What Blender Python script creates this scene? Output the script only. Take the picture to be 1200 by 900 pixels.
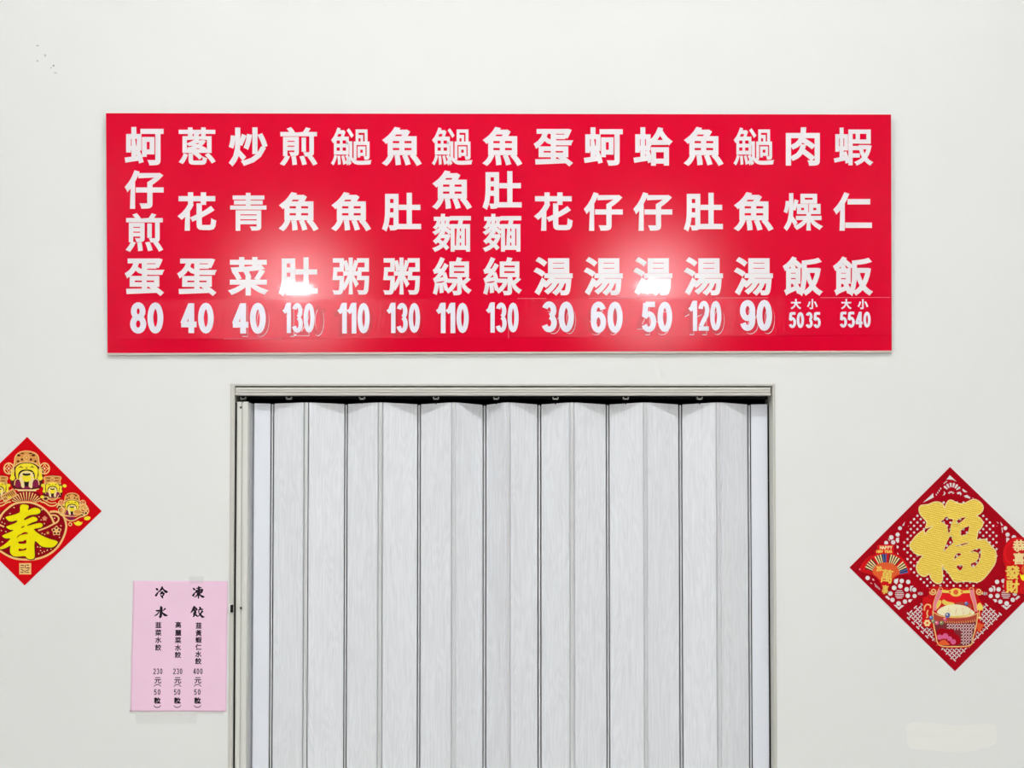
import bpy, math, random
from mathutils import Vector
from mathutils.geometry import tessellate_polygon

for o in list(bpy.data.objects):
    bpy.data.objects.remove(o)
scene = bpy.context.scene
C = scene.collection
random.seed(7)

# ------------------------------------------------------------------ camera
FPX = 1800.0                       # focal length for a 1200 px wide frame
CAM = Vector((0.0, -3.4, 1.55))
PITCH = math.radians(2.0)
SHIFT = 0.1775
cd = bpy.data.cameras.new('camera')
cd.sensor_width = 36.0
cd.lens = FPX / 1200.0 * 36.0
cd.shift_y = SHIFT
cd.clip_end = 60
cam = bpy.data.objects.new('camera', cd)
cam.location = CAM
cam.rotation_euler = (math.radians(90) + PITCH, 0, 0)
C.objects.link(cam)
scene.camera = cam

# ------------------------------------------------------------------ world, exposure
w = bpy.data.worlds.new('world')
scene.world = w
w.use_nodes = True
w.node_tree.nodes['Background'].inputs[0].default_value = (0.93, 0.97, 1.0, 1)
w.node_tree.nodes['Background'].inputs[1].default_value = 0.12
vs = scene.view_settings
vs.view_transform = 'Standard'
vs.look = 'None'
vs.gamma = 1.0
vs.use_curve_mapping = False
vs.exposure = 0.11
FILL_POWER = 22.0
NEAR_POWER = 118.0
DOWN_POWER = 1650.0

# ------------------------------------------------------------------ helpers
def lin(c):
    r = []
    for v in c:
        v /= 255.0
        r.append(v / 12.92 if v <= 0.04045 else ((v + 0.055) / 1.055) ** 2.4)
    return (r[0], r[1], r[2], 1.0)

def mat(name, rgb, rough=0.6, spec=0.3, coat=0.0, coat_rough=0.05, metal=0.0, alpha=1.0):
    m = bpy.data.materials.new(name)
    m.use_nodes = True
    b = m.node_tree.nodes['Principled BSDF']
    b.inputs['Base Color'].default_value = lin(rgb)
    b.inputs['Roughness'].default_value = rough
    b.inputs['Specular IOR Level'].default_value = spec
    b.inputs['Coat Weight'].default_value = coat
    b.inputs['Coat Roughness'].default_value = coat_rough
    b.inputs['Metallic'].default_value = metal
    b.inputs['Alpha'].default_value = alpha
    return m

def nodes(m):
    return m.node_tree.nodes, m.node_tree.links, m.node_tree.nodes['Principled BSDF']

def noise_on(m, scale=(1, 1, 1), nscale=10, detail=4, amt=0.06, bump=0.0, bdist=0.001, coords='Object'):
    """mottle the base colour by +-amt and optionally add fine relief"""
    N, L, b = nodes(m)
    tc = N.new('ShaderNodeTexCoord'); mp = N.new('ShaderNodeMapping'); nz = N.new('ShaderNodeTexNoise')
    mp.inputs['Scale'].default_value = scale
    nz.inputs['Scale'].default_value = nscale
    nz.inputs['Detail'].default_value = detail
    L.new(tc.outputs[coords], mp.inputs[0]); L.new(mp.outputs[0], nz.inputs['Vector'])
    rgb = b.inputs['Base Color'].default_value[:]
    mr = N.new('ShaderNodeMapRange')
    mr.inputs['From Min'].default_value = 0.3; mr.inputs['From Max'].default_value = 0.7
    mr.inputs['To Min'].default_value = 1 - amt; mr.inputs['To Max'].default_value = 1 + amt
    L.new(nz.outputs['Fac'], mr.inputs['Value'])
    mx = N.new('ShaderNodeVectorMath'); mx.operation = 'SCALE'
    mx.inputs[0].default_value = rgb[:3]
    L.new(mr.outputs[0], mx.inputs['Scale']); L.new(mx.outputs[0], b.inputs['Base Color'])
    if bump:
        bp = N.new('ShaderNodeBump'); bp.inputs['Strength'].default_value = bump
        bp.inputs['Distance'].default_value = bdist
        L.new(nz.outputs['Fac'], bp.inputs['Height']); L.new(bp.outputs[0], b.inputs['Normal'])
    return m

def film(name, rgb, soft=0.24, k_soft=0.03, sharp=0.04, k_sharp=0.008, nscale=0, bump=0.0, dist=0.0005):
    """satin plastic film: diffuse colour, a soft sheen and a faint clear reflection"""
    m = bpy.data.materials.new(name); m.use_nodes = True
    N, L = m.node_tree.nodes, m.node_tree.links
    N.remove(N['Principled BSDF'])
    d = N.new('ShaderNodeBsdfDiffuse'); d.inputs['Color'].default_value = lin(rgb)
    sh = d
    for rough, k in ((soft, k_soft), (sharp, k_sharp)):
        g = N.new('ShaderNodeBsdfAnisotropic'); g.distribution = 'BECKMANN'
        g.inputs['Color'].default_value = (1, 1, 1, 1); g.inputs['Roughness'].default_value = rough
        mx = N.new('ShaderNodeMixShader'); mx.inputs[0].default_value = k
        L.new(sh.outputs[0], mx.inputs[1]); L.new(g.outputs[0], mx.inputs[2])
        sh = mx
        if bump and rough == soft:
            tc = N.new('ShaderNodeTexCoord'); nz = N.new('ShaderNodeTexNoise')
            nz.inputs['Scale'].default_value = nscale; nz.inputs['Detail'].default_value = 2
            bp = N.new('ShaderNodeBump'); bp.inputs['Strength'].default_value = bump; bp.inputs['Distance'].default_value = dist
            L.new(tc.outputs['Object'], nz.inputs['Vector']); L.new(nz.outputs['Fac'], bp.inputs['Height']); L.new(bp.outputs[0], g.inputs['Normal'])
    L.new(sh.outputs[0], N['Material Output'].inputs[0])
    return m

class Plane:
    """a flat surface in the room; at(px, py) is the spot on it measured off the photograph"""
    def __init__(self, p0, n):
        self.p = Vector(p0); self.n = Vector(n).normalized()
    def at(self, px, py, off=0.0):
        x = (px - 600.0) / FPX
        y = -(py - 450.0) / FPX + SHIFT * 1200.0 / FPX
        cp, sp = math.cos(PITCH), math.sin(PITCH)
        d = Vector((x, cp - y * sp, sp + y * cp))
        t = (self.p - CAM).dot(self.n) / d.dot(self.n)
        return CAM + d * t + self.n * off

WALL = Plane((0, 0, 0), (0, -1, 0))
def depth_plane(y):
    return Plane((0, y, 0), (0, -1, 0))

def tag(o, label=None, cat=None, group=None, kind=None):
    if label: o['label'] = label
    if cat: o['category'] = cat
    if group: o['group'] = group
    if kind: o['kind'] = kind
    return o

def empty(name, loc):
    o = bpy.data.objects.new(name, None)
    o.empty_display_size = 0.05
    o.location = loc
    C.objects.link(o)
    o['_w'] = list(loc)
    return o

def wloc(o):
    return Vector(o['_w']) if o is not None else Vector((0, 0, 0))

def build(name, verts, faces, m, parent=None, origin=None, smooth=False):
    """world-space verts -> mesh object with its origin at `origin` (default: centre of its box)"""
    vs_ = [Vector(v) for v in verts]
    if origin is None:
        lo = Vector([min(v[i] for v in vs_) for i in range(3)])
        hi = Vector([max(v[i] for v in vs_) for i in range(3)])
        origin = (lo + hi) / 2
    origin = Vector(origin)
    me = bpy.data.meshes.new(name)
    me.from_pydata([v - origin for v in vs_], [], faces)
    if smooth:
        me.polygons.foreach_set('use_smooth', [True] * len(me.polygons))
    me.update()
    mats = m if isinstance(m, (list, tuple)) else [m]
    for q in mats: me.materials.append(q)
    o = bpy.data.objects.new(name, me)
    C.objects.link(o)
    o['_w'] = list(origin)
    if parent is not None:
        o.parent = parent
        o.location = origin - wloc(parent)
    else:
        o.location = origin
    return o

class MB:
    def __init__(self): self.v = []; self.f = []
    def box(self, x0, x1, y0, y1, z0, z1):
        b = len(self.v)
        self.v += [Vector(p) for p in ((x0,y0,z0),(x1,y0,z0),(x1,y1,z0),(x0,y1,z0),(x0,y0,z1),(x1,y0,z1),(x1,y1,z1),(x0,y1,z1))]
        self.f += [tuple(b+i for i in q) for q in ((0,3,2,1),(4,5,6,7),(0,1,5,4),(1,2,6,5),(2,3,7,6),(3,0,4,7))]
        return self
    def prism_z(self, prof, z0, z1):
        """profile of (x, y) points extruded along z"""
        b = len(self.v); n = len(prof)
        self.v += [Vector((p[0], p[1], z0)) for p in prof] + [Vector((p[0], p[1], z1)) for p in prof]
        self.f += [(b+i, b+(i+1) % n, b+n+(i+1) % n, b+n+i) for i in range(n)]
        for t in tessellate_polygon([[Vector((p[0], p[1], 0)) for p in prof]]):
            self.f += [tuple(b+i for i in t), tuple(b+n+i for i in t)]
        return self
    def prism_x(self, prof, x0, x1):
        """profile of (y, z) points extruded along x"""
        b = len(self.v); n = len(prof)
        self.v += [Vector((x0, p[0], p[1])) for p in prof] + [Vector((x1, p[0], p[1])) for p in prof]
        self.f += [(b+i, b+(i+1) % n, b+n+(i+1) % n, b+n+i) for i in range(n)]
        for t in tessellate_polygon([[Vector((p[0], p[1], 0)) for p in prof]]):
            self.f += [tuple(b+i for i in t), tuple(b+n+i for i in t)]
        return self
    def disc(self, c, axis, r, h, n=20, r2=None):
        """cylinder / frustum starting at c going h along axis ('y' or 'z')"""
        r2 = r if r2 is None else r2
        b = len(self.v); c = Vector(c)
        for (rr, hh) in ((r, 0), (r2, h)):
            for i in range(n):
                a = 2*math.pi*i/n
                if axis == 'z': p = Vector((rr*math.cos(a), rr*math.sin(a), hh))
                elif axis == 'y': p = Vector((rr*math.cos(a), hh, rr*math.sin(a)))
                else: p = Vector((hh, rr*math.cos(a), rr*math.sin(a)))
                self.v.append(c + p)
        self.f += [(b+i, b+(i+1) % n, b+n+(i+1) % n, b+n+i) for i in range(n)]
        self.f += [tuple(b+i for i in range(n)), tuple(b+n+i for i in range(n))]
        return self
    def make(self, name, m, parent=None, origin=None, smooth=False):
        return build(name, self.v, self.f, m, parent, origin, smooth)

# ---- outlines -------------------------------------------------------------
def sm(pts, n=4, closed=True):
    """Catmull-Rom through the points"""
    out = []; N_ = len(pts)
    rng = range(N_) if closed else range(N_ - 1)
    for i in rng:
        if closed:
            p0, p1, p2, p3 = pts[i-1], pts[i], pts[(i+1) % N_], pts[(i+2) % N_]
        else:
            p0, p1, p2, p3 = pts[max(i-1, 0)], pts[i], pts[i+1], pts[min(i+2, N_-1)]
        for k in range(n):
            t = k/n; t2 = t*t; t3 = t2*t
            out.append(tuple(0.5*((2*b)+(-a+c)*t+(2*a-5*b+4*c-d)*t2+(-a+3*b-3*c+d)*t3) for a, b, c, d in zip(p0, p1, p2, p3)))
    if not closed: out.append(tuple(pts[-1]))
    return out

def circ(cx, cy, r, n=12, ry=None, rot=0.0):
    ry = r if ry is None else ry
    c, s = math.cos(rot), math.sin(rot)
    res = []
    for i in range(n):
        a = 2*math.pi*i/n
        x, y = r*math.cos(a), ry*math.sin(a)
        res.append((cx + x*c - y*s, cy + x*s + y*c))
    return res

def rect(cx, cy, w_, h_, rot=0.0):
    c, s = math.cos(rot), math.sin(rot)
    return [(cx + x*c - y*s, cy + x*s + y*c) for x, y in ((-w_/2,-h_/2),(w_/2,-h_/2),(w_/2,h_/2),(-w_/2,h_/2))]

def ribbon(pts, closed=False, width=1.0):
    """list of quads along a line; points are (x, y) or (x, y, width)"""
    pts = [p if len(p) == 3 else (p[0], p[1], width) for p in pts]
    n = len(pts); L_, R_ = [], []
    for i in range(n):
        if closed: a, c = pts[i-1], pts[(i+1) % n]
        else: a, c = pts[max(i-1, 0)], pts[min(i+1, n-1)]
        b = pts[i]
        def nrm(p, q):
            dx, dy = q[0]-p[0], q[1]-p[1]; l = math.hypot(dx, dy) or 1e-9
            return (-dy/l, dx/l)
        n1 = nrm(a, b) if (a[0], a[1]) != (b[0], b[1]) else nrm(b, c)
        n2 = nrm(b, c) if (c[0], c[1]) != (b[0], b[1]) else n1
        mx, my = n1[0]+n2[0], n1[1]+n2[1]
        l2 = mx*mx + my*my
        k = 2.0/l2 if l2 > 0.5 else 4.0
        mx *= k; my *= k
        h = b[2]/2
        L_.append((b[0]+mx*h, b[1]+my*h)); R_.append((b[0]-mx*h, b[1]-my*h))
    m_ = n if closed else n-1
    return [[[L_[i], L_[(i+1) % n], R_[(i+1) % n], R_[i]]] for i in range(m_)]

def flat(name, groups, plane, off, thick, m, parent, smooth=False, wave=None):
    """groups: list of [outer, hole, hole...] outlines in photograph px -> sheet of real thickness on the plane"""
    V, F = [], []
    base_off = off
    for gi, g in enumerate(groups):
        off = base_off + (gi*7 % 23)*2e-6        # overlapping strokes never share one plane
        if len(g) == 1 and len(g[0]) == 4:
            tris = [(0, 1, 2), (0, 2, 3)]
        else:
            tris = tessellate_polygon([[Vector((p[0], p[1], 0)) for p in c] for c in g])
        flatpts = [p for c in g for p in c]
        b = len(V); n = len(flatpts)
        for p in flatpts:
            e = wave(p[0], p[1]) if wave else 0.0
            V.append(plane.at(p[0], p[1], off + thick + e))
        F += [tuple(b+i for i in t) for t in tris]
        if thick > 0:
            for p in flatpts:
                e = wave(p[0], p[1]) if wave else 0.0
                V.append(plane.at(p[0], p[1], off + e))
            s = b
            for c in g:
                k = len(c)
                F += [(s+i, s+(i+1) % k, s+n+(i+1) % k, s+n+i) for i in range(k)]
                s += k
    return build(name, V, F, m, parent, smooth=smooth)

# ---- lettering ------------------------------------------------------------
_glyphs = {}
def glyph(ch):
    """outline of one character in em units: (verts, tris, per-vertex outward miter or None, boundary edges)"""
    if ch in _glyphs: return _glyphs[ch]
    cu = bpy.data.curves.new('glyph', 'FONT'); cu.body = ch; cu.size = 1.0; cu.resolution_u = 3
    ob = bpy.data.objects.new('glyph', cu); C.objects.link(ob)
    bpy.context.view_layer.update()
    me = ob.to_mesh()
    V = [(v.co.x, v.co.y) for v in me.vertices]
    T = []
    for p in me.polygons:
        q = list(p.vertices)
        for i in range(1, len(q)-1): T.append((q[0], q[i], q[i+1]))
    ob.to_mesh_clear(); bpy.data.objects.remove(ob); bpy.data.curves.remove(cu)
    T2 = []
    for a, b, c in T:
        ar = (V[b][0]-V[a][0])*(V[c][1]-V[a][1]) - (V[c][0]-V[a][0])*(V[b][1]-V[a][1])
        if abs(ar) < 1e-12: continue
        T2.append((a, b, c) if ar > 0 else (a, c, b))
    cnt = {}
    for t in T2:
        for e in ((t[0], t[1]), (t[1], t[2]), (t[2], t[0])): cnt[e] = cnt.get(e, 0) + 1
    B = [e for e in cnt if (e[1], e[0]) not in cnt]
    nr = {}
    for a, b in B:
        dx, dy = V[b][0]-V[a][0], V[b][1]-V[a][1]; l = math.hypot(dx, dy) or 1e-9
        for k in (a, b): nr.setdefault(k, []).append((dy/l, -dx/l))
    mit = {}
    for k, ns in nr.items():
        mx, my = sum(q[0] for q in ns[:2]), sum(q[1] for q in ns[:2])
        l2 = mx*mx + my*my
        s = 2.0/l2 if l2 > 0.6 else 1.6
        mit[k] = (mx*s, my*s)
    _glyphs[ch] = (V, T2, mit, B)
    return _glyphs[ch]

def lettering(name, items, plane, off, m, parent, thick=0.0, wave=None, label=None):
    """items: (char, centre px, centre py, px per em in x, in y, bold px[, slant])"""
    VV, FF = [], []
    for it in items:
        ch, cx, cy, sx, sy, bold = it[:6]
        rot = it[6] if len(it) > 6 else 0.0
        V, T, mit, B = glyph(ch)
        cjk = ord(ch) > 0x2000
        if cjk: ox, oy = 0.5, 0.38
        else:
            xs = [p[0] for p in V]; ys = [p[1] for p in V]
            ox, oy = (min(xs)+max(xs))/2, (min(ys)+max(ys))/2
        c, s = math.cos(rot), math.sin(rot)
        def put(u, v, e):
            x, y = (u-ox)*sx, -(v-oy)*sy
            x, y = x*c - y*s, x*s + y*c
            px, py = cx + x, cy + y
            wv = wave(px, py) if wave else 0.0
            return plane.at(px, py, e + wv)
        b = len(VV)
        VV += [put(u, v, off + thick) for u, v in V]
        FF += [tuple(b+i for i in t) for t in T]
        idx = {}
        if bold > 0 or thick > 0:
            for k, (mx, my) in mit.items():
                u, v = V[k][0] + mx*bold/sx, V[k][1] + my*bold/sy
                idx[k] = len(VV)
                VV.append(put(u, v, off + thick - 5e-5))
                VV.append(put(u, v, off))
            for ei, (a, bb) in enumerate(B):
                e = off + thick - 4e-6 - (ei*7 % 19)*2e-6
                j = len(VV)
                for k in (a, bb):
                    VV.append(put(V[k][0], V[k][1], e))
                for k in (bb, a):
                    VV.append(put(V[k][0] + mit[k][0]*bold/sx, V[k][1] + mit[k][1]*bold/sy, e))
                FF.append((j, j+1, j+2, j+3))
                if thick > 0: FF.append((idx[a], idx[bb], idx[bb]+1, idx[a]+1))
    o = build(name, VV, FF, m, parent)
    if label: o['label'] = label
    return o

# narrow bold numerals as pen strokes in a box 1 wide and 2 high (y down)
def _arc(cx, cy, rx, ry, a0, a1, n=10):
    return [(cx + rx*math.cos(math.radians(a0+(a1-a0)*i/n)), cy + ry*math.sin(math.radians(a0+(a1-a0)*i/n))) for i in range(n+1)]
NUM = {
    '0': [(_arc(.5, 1, .32, .83, 0, 360, 24)[:-1], True)],
    '1': [([(.60, 0), (.60, 2)], False), ([(.10, .62), (.32, .50), (.52, .10)], False)],
    '2': [(_arc(.5, .62, .30, .46, 190, 370, 12) + [(.72, .98), (.42, 1.40), (.22, 1.70)], False), ([(.02, 1.84), (.96, 1.84)], False)],
    '3': [(_arc(.48, .56, .29, .40, 200, 440, 14), False), (_arc(.48, 1.40, .32, .44, -80, 160, 14), False)],
    '4': [([(.66, 0), (.66, 2)], False), ([(.0, 1.42), (1.0, 1.42)], False), ([(.62, .12), (.12, 1.38)], False)],
    '5': [([(.26, .16), (.92, .16)], False), ([(.28, .08), (.20, .98)], False), (_arc(.48, 1.32, .34, .52, -150, 155, 16), False)],
    '6': [(_arc(.5, .66, .32, .50, -20, -180, 10) + [(.18, 1.2)], False), (_arc(.5, 1.32, .32, .51, 0, 360, 20)[:-1], True)],
    '8': [(_arc(.5, .56, .28, .40, 0, 360, 18)[:-1], True), (_arc(.5, 1.40, .33, .44, 0, 360, 18)[:-1], True)],
    '9': [(_arc(.5, 1.34, .32, .50, 160, 0, 10) + [(.82, .8)], False), (_arc(.5, .68, .32, .51, 0, 360, 20)[:-1], True)],
}
def numeral_groups(d, x0, x1, y0, y1, wt=0.36):
    G = []
    for pts, closed in NUM[d]:
        # keep pen width even in px: scale points first
        kx, ky = (x1-x0), (y1-y0)/2
        P = [(x0 + p[0]*kx, y0 + p[1]*ky) for p in pts]
        G += ribbon(P, closed, wt*kx)
    return G
def numerals(text, x0, x1, y0, y1, plane, off, thick, m, parent, wt=0.36, gap=0.10, name='numeral'):
    ws = [0.72 if c == '1' else 1.0 for c in text]
    tot = sum(ws) + gap*(len(text)-1)
    u = (x1-x0)/tot; x = x0
    for c, k in zip(text, ws):
        flat(name, numeral_groups(c, x - (0.10*u if c == '1' else 0), x - (0.10*u if c == '1' else 0) + u, y0, y1, wt), plane, off, thick, m, parent)
        x += (k+gap)*u

# ------------------------------------------------------------------ materials
M_wall = noise_on(mat('wall_paint', (239, 239, 237), 0.75, 0.2), (1, 1, 1), 2.2, 5, 0.012, 0.05, 0.002)
M_ceil = mat('ceiling_paint', (196, 198, 198), 0.8, 0.2)
M_floor = noise_on(mat('floor_tile', (190, 186, 178), 0.35, 0.4), (1, 1, 1), 3, 4, 0.05)
M_grout = mat('floor_grout', (120, 116, 110), 0.8)
M_dark = mat('back_room', (40, 38, 40), 0.9, 0.1)  # darkness of the unlit room put into the wall colour
M_alu = noise_on(mat('brushed_aluminium', (220, 217, 210), 0.45, 0.4), (1, 1, 40), 6, 3, 0.03)
M_jamb = mat('jamb_metal', (212, 210, 202), 0.5, 0.4)
M_post = noise_on(mat('post_plastic', (226, 225, 219), 0.45, 0.4), (20, 20, 1), 4, 3, 0.03)
M_hinge = noise_on(mat('hinge_strip_plastic', (232, 232, 234), 0.5, 0.3), (30, 30, 2), 5, 3, 0.05)
M_seam = noise_on(mat('seam_strip_plastic', (222, 222, 226), 0.5, 0.3), (30, 30, 6), 5, 3, 0.10)
M_end = mat('smooth_panel_plastic', (236, 239, 247), 0.4, 0.4)
M_track = mat('track_black', (22, 18, 22), 0.7, 0.2)  # black small parts, and shade painted into track cavity and door gaps
M_clip = mat('clip_plastic', (240, 238, 236), 0.4, 0.5)
M_screw = mat('screw_steel', (95, 90, 84), 0.4, 0.5, metal=0.7)
M_red = film('sign_red', (224, 0, 46), 0.150, 0.013, 0.04, 0.006, 260, 0.04, 0.0003)
M_strip = film('strip_red', (226, 0, 48), 0.16, 0.015, 0.06, 0.004, 210, 0.40, 0.0006)
M_core = mat('foam_core', (214, 206, 196), 0.8)
M_vinyl = film('white_vinyl', (242, 236, 239), 0.19, 0.012, 0.04, 0.006)
M_digit = film('white_numeral', (240, 237, 248), 0.19, 0.012, 0.04, 0.004)
M_ghost = film('raised_red', (208, 0, 40), 0.20, 0.018, 0.06, 0.005)

def grain(m):
    """fine wood grain film: stretched noise plus long cathedral rings"""
    N, L, b = nodes(m)
    tc = N.new('ShaderNodeTexCoord'); oi = N.new('ShaderNodeObjectInfo')
    add = N.new('ShaderNodeVectorMath'); add.operation = 'MULTIPLY_ADD'
    cmb = N.new('ShaderNodeCombineXYZ')
    L.new(oi.outputs['Random'], cmb.inputs['Z']); L.new(oi.outputs['Random'], cmb.inputs['X'])
    add.inputs[1].default_value = (3.0, 0, 9.0)
    L.new(cmb.outputs[0], add.inputs[0]); L.new(tc.outputs['Object'], add.inputs[2])
    mp = N.new('ShaderNodeMapping'); mp.inputs['Scale'].default_value = (420, 20, 7)
    nz = N.new('ShaderNodeTexNoise'); nz.inputs['Scale'].default_value = 1.0; nz.inputs['Detail'].default_value = 5
    L.new(add.outputs[0], mp.inputs[0]); L.new(mp.outputs[0], nz.inputs['Vector'])
    mp2 = N.new('ShaderNodeMapping'); mp2.inputs['Scale'].default_value = (26, 4, 3.2)
    n2 = N.new('ShaderNodeTexNoise'); n2.inputs['Scale'].default_value = 1.0; n2.inputs['Detail'].default_value = 2
    L.new(add.outputs[0], mp2.inputs[0]); L.new(mp2.outputs[0], n2.inputs['Vector'])
    ml = N.new('ShaderNodeMath'); ml.operation = 'MULTIPLY'; ml.inputs[1].default_value = 95
    sn = N.new('ShaderNodeMath'); sn.operation = 'SINE'
    L.new(n2.outputs['Fac'], ml.inputs[0]); L.new(ml.outputs[0], sn.inputs[0])
    m3 = N.new('ShaderNodeMath'); m3.operation = 'MULTIPLY_ADD'; m3.inputs[1].default_value = 0.09
    L.new(sn.outputs[0], m3.inputs[0]); L.new(nz.outputs['Fac'], m3.inputs[2])
    mr = N.new('ShaderNodeMapRange')
    mr.inputs['From Min'].default_value = 0.25; mr.inputs['From Max'].default_value = 0.75
    mr.inputs['To Min'].default_value = 0.90; mr.inputs['To Max'].default_value = 1.04
    L.new(m3.outputs[0], mr.inputs['Value'])
    sc = N.new('ShaderNodeVectorMath'); sc.operation = 'SCALE'
    sc.inputs[0].default_value = b.inputs['Base Color'].default_value[:3]
    L.new(mr.outputs[0], sc.inputs['Scale']); L.new(sc.outputs[0], b.inputs['Base Color'])
    bp = N.new('ShaderNodeBump'); bp.inputs['Strength'].default_value = 0.25; bp.inputs['Distance'].default_value = 0.0006
    L.new(m3.outputs[0], bp.inputs['Height']); L.new(bp.outputs[0], b.inputs['Normal'])
    return m
M_panel = grain(mat('door_panel_film', (237, 239, 243), 0.5, 0.35))

# ------------------------------------------------------------------ room shell
CEIL = 3.8
OX0 = WALL.at(271.5, 470).x; OX1 = WALL.at(906.8, 470).x; OZ = WALL.at(590, 451).z
wb = MB()
wb.box(-3.3, OX0, 0, 0.12, 0, CEIL).box(OX1, 3.3, 0, 0.12, 0, CEIL).box(OX0, OX1, 0, 0.12, OZ, CEIL)
wall_back = wb.make('wall_back', M_wall, None, (0, 0, 0))
tag(wall_back, 'white painted wall with the menu board and the folding door', 'wall', kind='structure')
tag(MB().box(-3.42, -3.3, -9, 0.12, 0, CEIL).make('wall_left', M_wall), 'white side wall left of the menu wall', 'wall', kind='structure')
tag(MB().box(3.3, 3.42, -9, 0.12, 0, CEIL).make('wall_right', M_wall), 'white side wall right of the menu wall', 'wall', kind='structure')
tag(MB().box(-3.42, 3.42, -9, 0.12, CEIL, CEIL + 0.1).make('ceiling', M_ceil), 'white flat ceiling above the menu wall', 'ceiling', kind='structure')
tag(MB().box(-3.42, 3.42, -9, 3.0, -0.1, 0).make('floor', M_floor), 'grey tiled floor in front of the folding door', 'floor', kind='structure')
# unlit room behind the folding door, its darkness painted on the walls
br = MB()
br.box(-1.2, 1.2, 2.5, 2.6, 0, 2.7).box(-1.3, -1.2, 0.12, 2.6, 0, 2.7).box(1.2, 1.3, 0.12, 2.6, 0, 2.7).box(-1.3, 1.3, 0.12, 2.6, 2.7, 2.8)
tag(br.make('wall_beyond', M_dark), 'dark unlit room behind the folding door', 'wall', kind='structure')

# faint marks on the wall
M_smudge = mat('grey_smudge', (196, 196, 194), 0.8)
M_smudge2 = mat('dark_scuff', (120, 120, 118), 0.8)
M_patch = noise_on(mat('touch_up_paint', (244, 244, 239), 0.7, 0.25), (1, 1, 8), 8, 4, 0.012)
for (x, y, r, ry, a, mm) in ((44, 53.5, 2.0, 0.8, .2, M_smudge), (44, 71.5, 1.8, .9, .5, M_smudge), (53, 65, 1.2, 1.6, .3, M_smudge), (62.8, 77, .9, 1.1, .2, M_smudge2), (65, 85.5, 1.9, .7, .1, M_smudge), (60, 79.5, 1.3, .7, .4, M_smudge)):
    flat('scuff_mark', [[circ(x, y, r, 10, ry, a)]], WALL, 0.0001, 0.0001, mm, wall_back)
flat('paint_patch', [[sm([(1064, 848), (1090, 846.5), (1116, 850), (1143, 849), (1166, 850), (1167, 871), (1156, 875), (1140, 880), (1118, 882), (1090, 879), (1066, 876), (1063, 862)], 3)]], WALL, 0.0001, 0.0002, M_patch, wall_back)

# ------------------------------------------------------------------ door frame
def W(px, py, y=0.0): return depth_plane(y).at(px, py)
HEADB = WALL.at(590, 463.2).z
fr = empty('trim_1', ((OX0+OX1)/2, 0, 0))
tag(fr, 'thin grey metal frame around the folding door opening', 'door frame', kind='structure')
xl0, xl1 = W(271.2, 470).x, W(275.2, 470).x
xr0, xr1 = W(905.0, 470).x, W(907, 470).x
MB().prism_z([(xl0-.002, -.002), (xl0+.003, -.0035), (xl1, -.001), (xl1, .10), (xl0-.002, .10)], 0, OZ+.002).make('jamb', M_jamb, fr)
MB().prism_z([(xr1+.002, -.002), (xr1-.001, -.0035), (xr0+.001, -.0025), (xr0, .001), (xr0, .10), (xr1+.002, .10)], 0, OZ+.002).make('jamb', M_jamb, fr)
MB().box(xl1, xr0, -.002, .10, WALL.at(590, 452.2).z, OZ+.002).make('head', M_jamb, fr)
st = WALL.at(270, 713).z
sx_ = W(268.4, 713).x
sp = MB().box(sx_, W(271.6, 713).x, -.006, -.002, st-.010, st+.010).make('strike_plate', M_clip, fr)
MB().box(W(270.6, 713).x, W(273.5, 713).x, -.0075, .002, st-.009, st+.008).make('latch_tongue', M_track, sp)

# ------------------------------------------------------------------ folding door
dr = empty('door_1', ((OX0+OX1)/2, 0.04, 0))
tag(dr, 'white wood-grain folding accordion door hanging from a metal rail', 'door', kind='structure')
# header rail with grooves
zt, zb = WALL.at(590, 453.6).z, HEADB
h = zt - zb
prof = [(.004, zt), (.0, zt-.06*h), (.0, zt-.30*h), (.003, zt-.33*h), (.003, zt-.40*h), (.0, zt-.43*h), (.0, zt-.60*h), (.004, zt-.64*h), (.004, zt-.70*h), (-.003, zt-.76*h), (-.003, zb+.04*h), (-.001, zb), (.010, zb), (.010, zt)]
hx0, hx1 = W(276, 458).x, W(903, 458).x
MB().prism_x(prof, hx0, hx1).make('header_rail', M_alu, dr)
MB().box(hx0, hx1, .045, .052, zb-.002, zt).box(hx0, hx1, .010, .045, zt-.004, zt).make('track_channel', M_track, dr)  # cavity shade put into the channel colour
# start post
pt = W(285, 471.5, .01).z
px0, px1 = W(277.4, 480).x, W(291.0, 480).x
pw = px1 - px0
pst = MB().prism_z([(px0, .004), (px0+.10*pw, .002), (px0+.40*pw, .002), (px0+.44*pw, .006), (px0+.56*pw, .006), (px0+.60*pw, .0), (px0+.95*pw, .0), (px1, .004), (px1, .03), (px0, .03)], 0.0, pt).make('start_post', M_post, dr)
for yy in (477.5, 712.5):
    c = W(282.3, yy, .002)
    MB().disc((c.x, .0005, c.z), 'y', .0026, .003, 12).make('screw', M_screw, pst)

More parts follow.
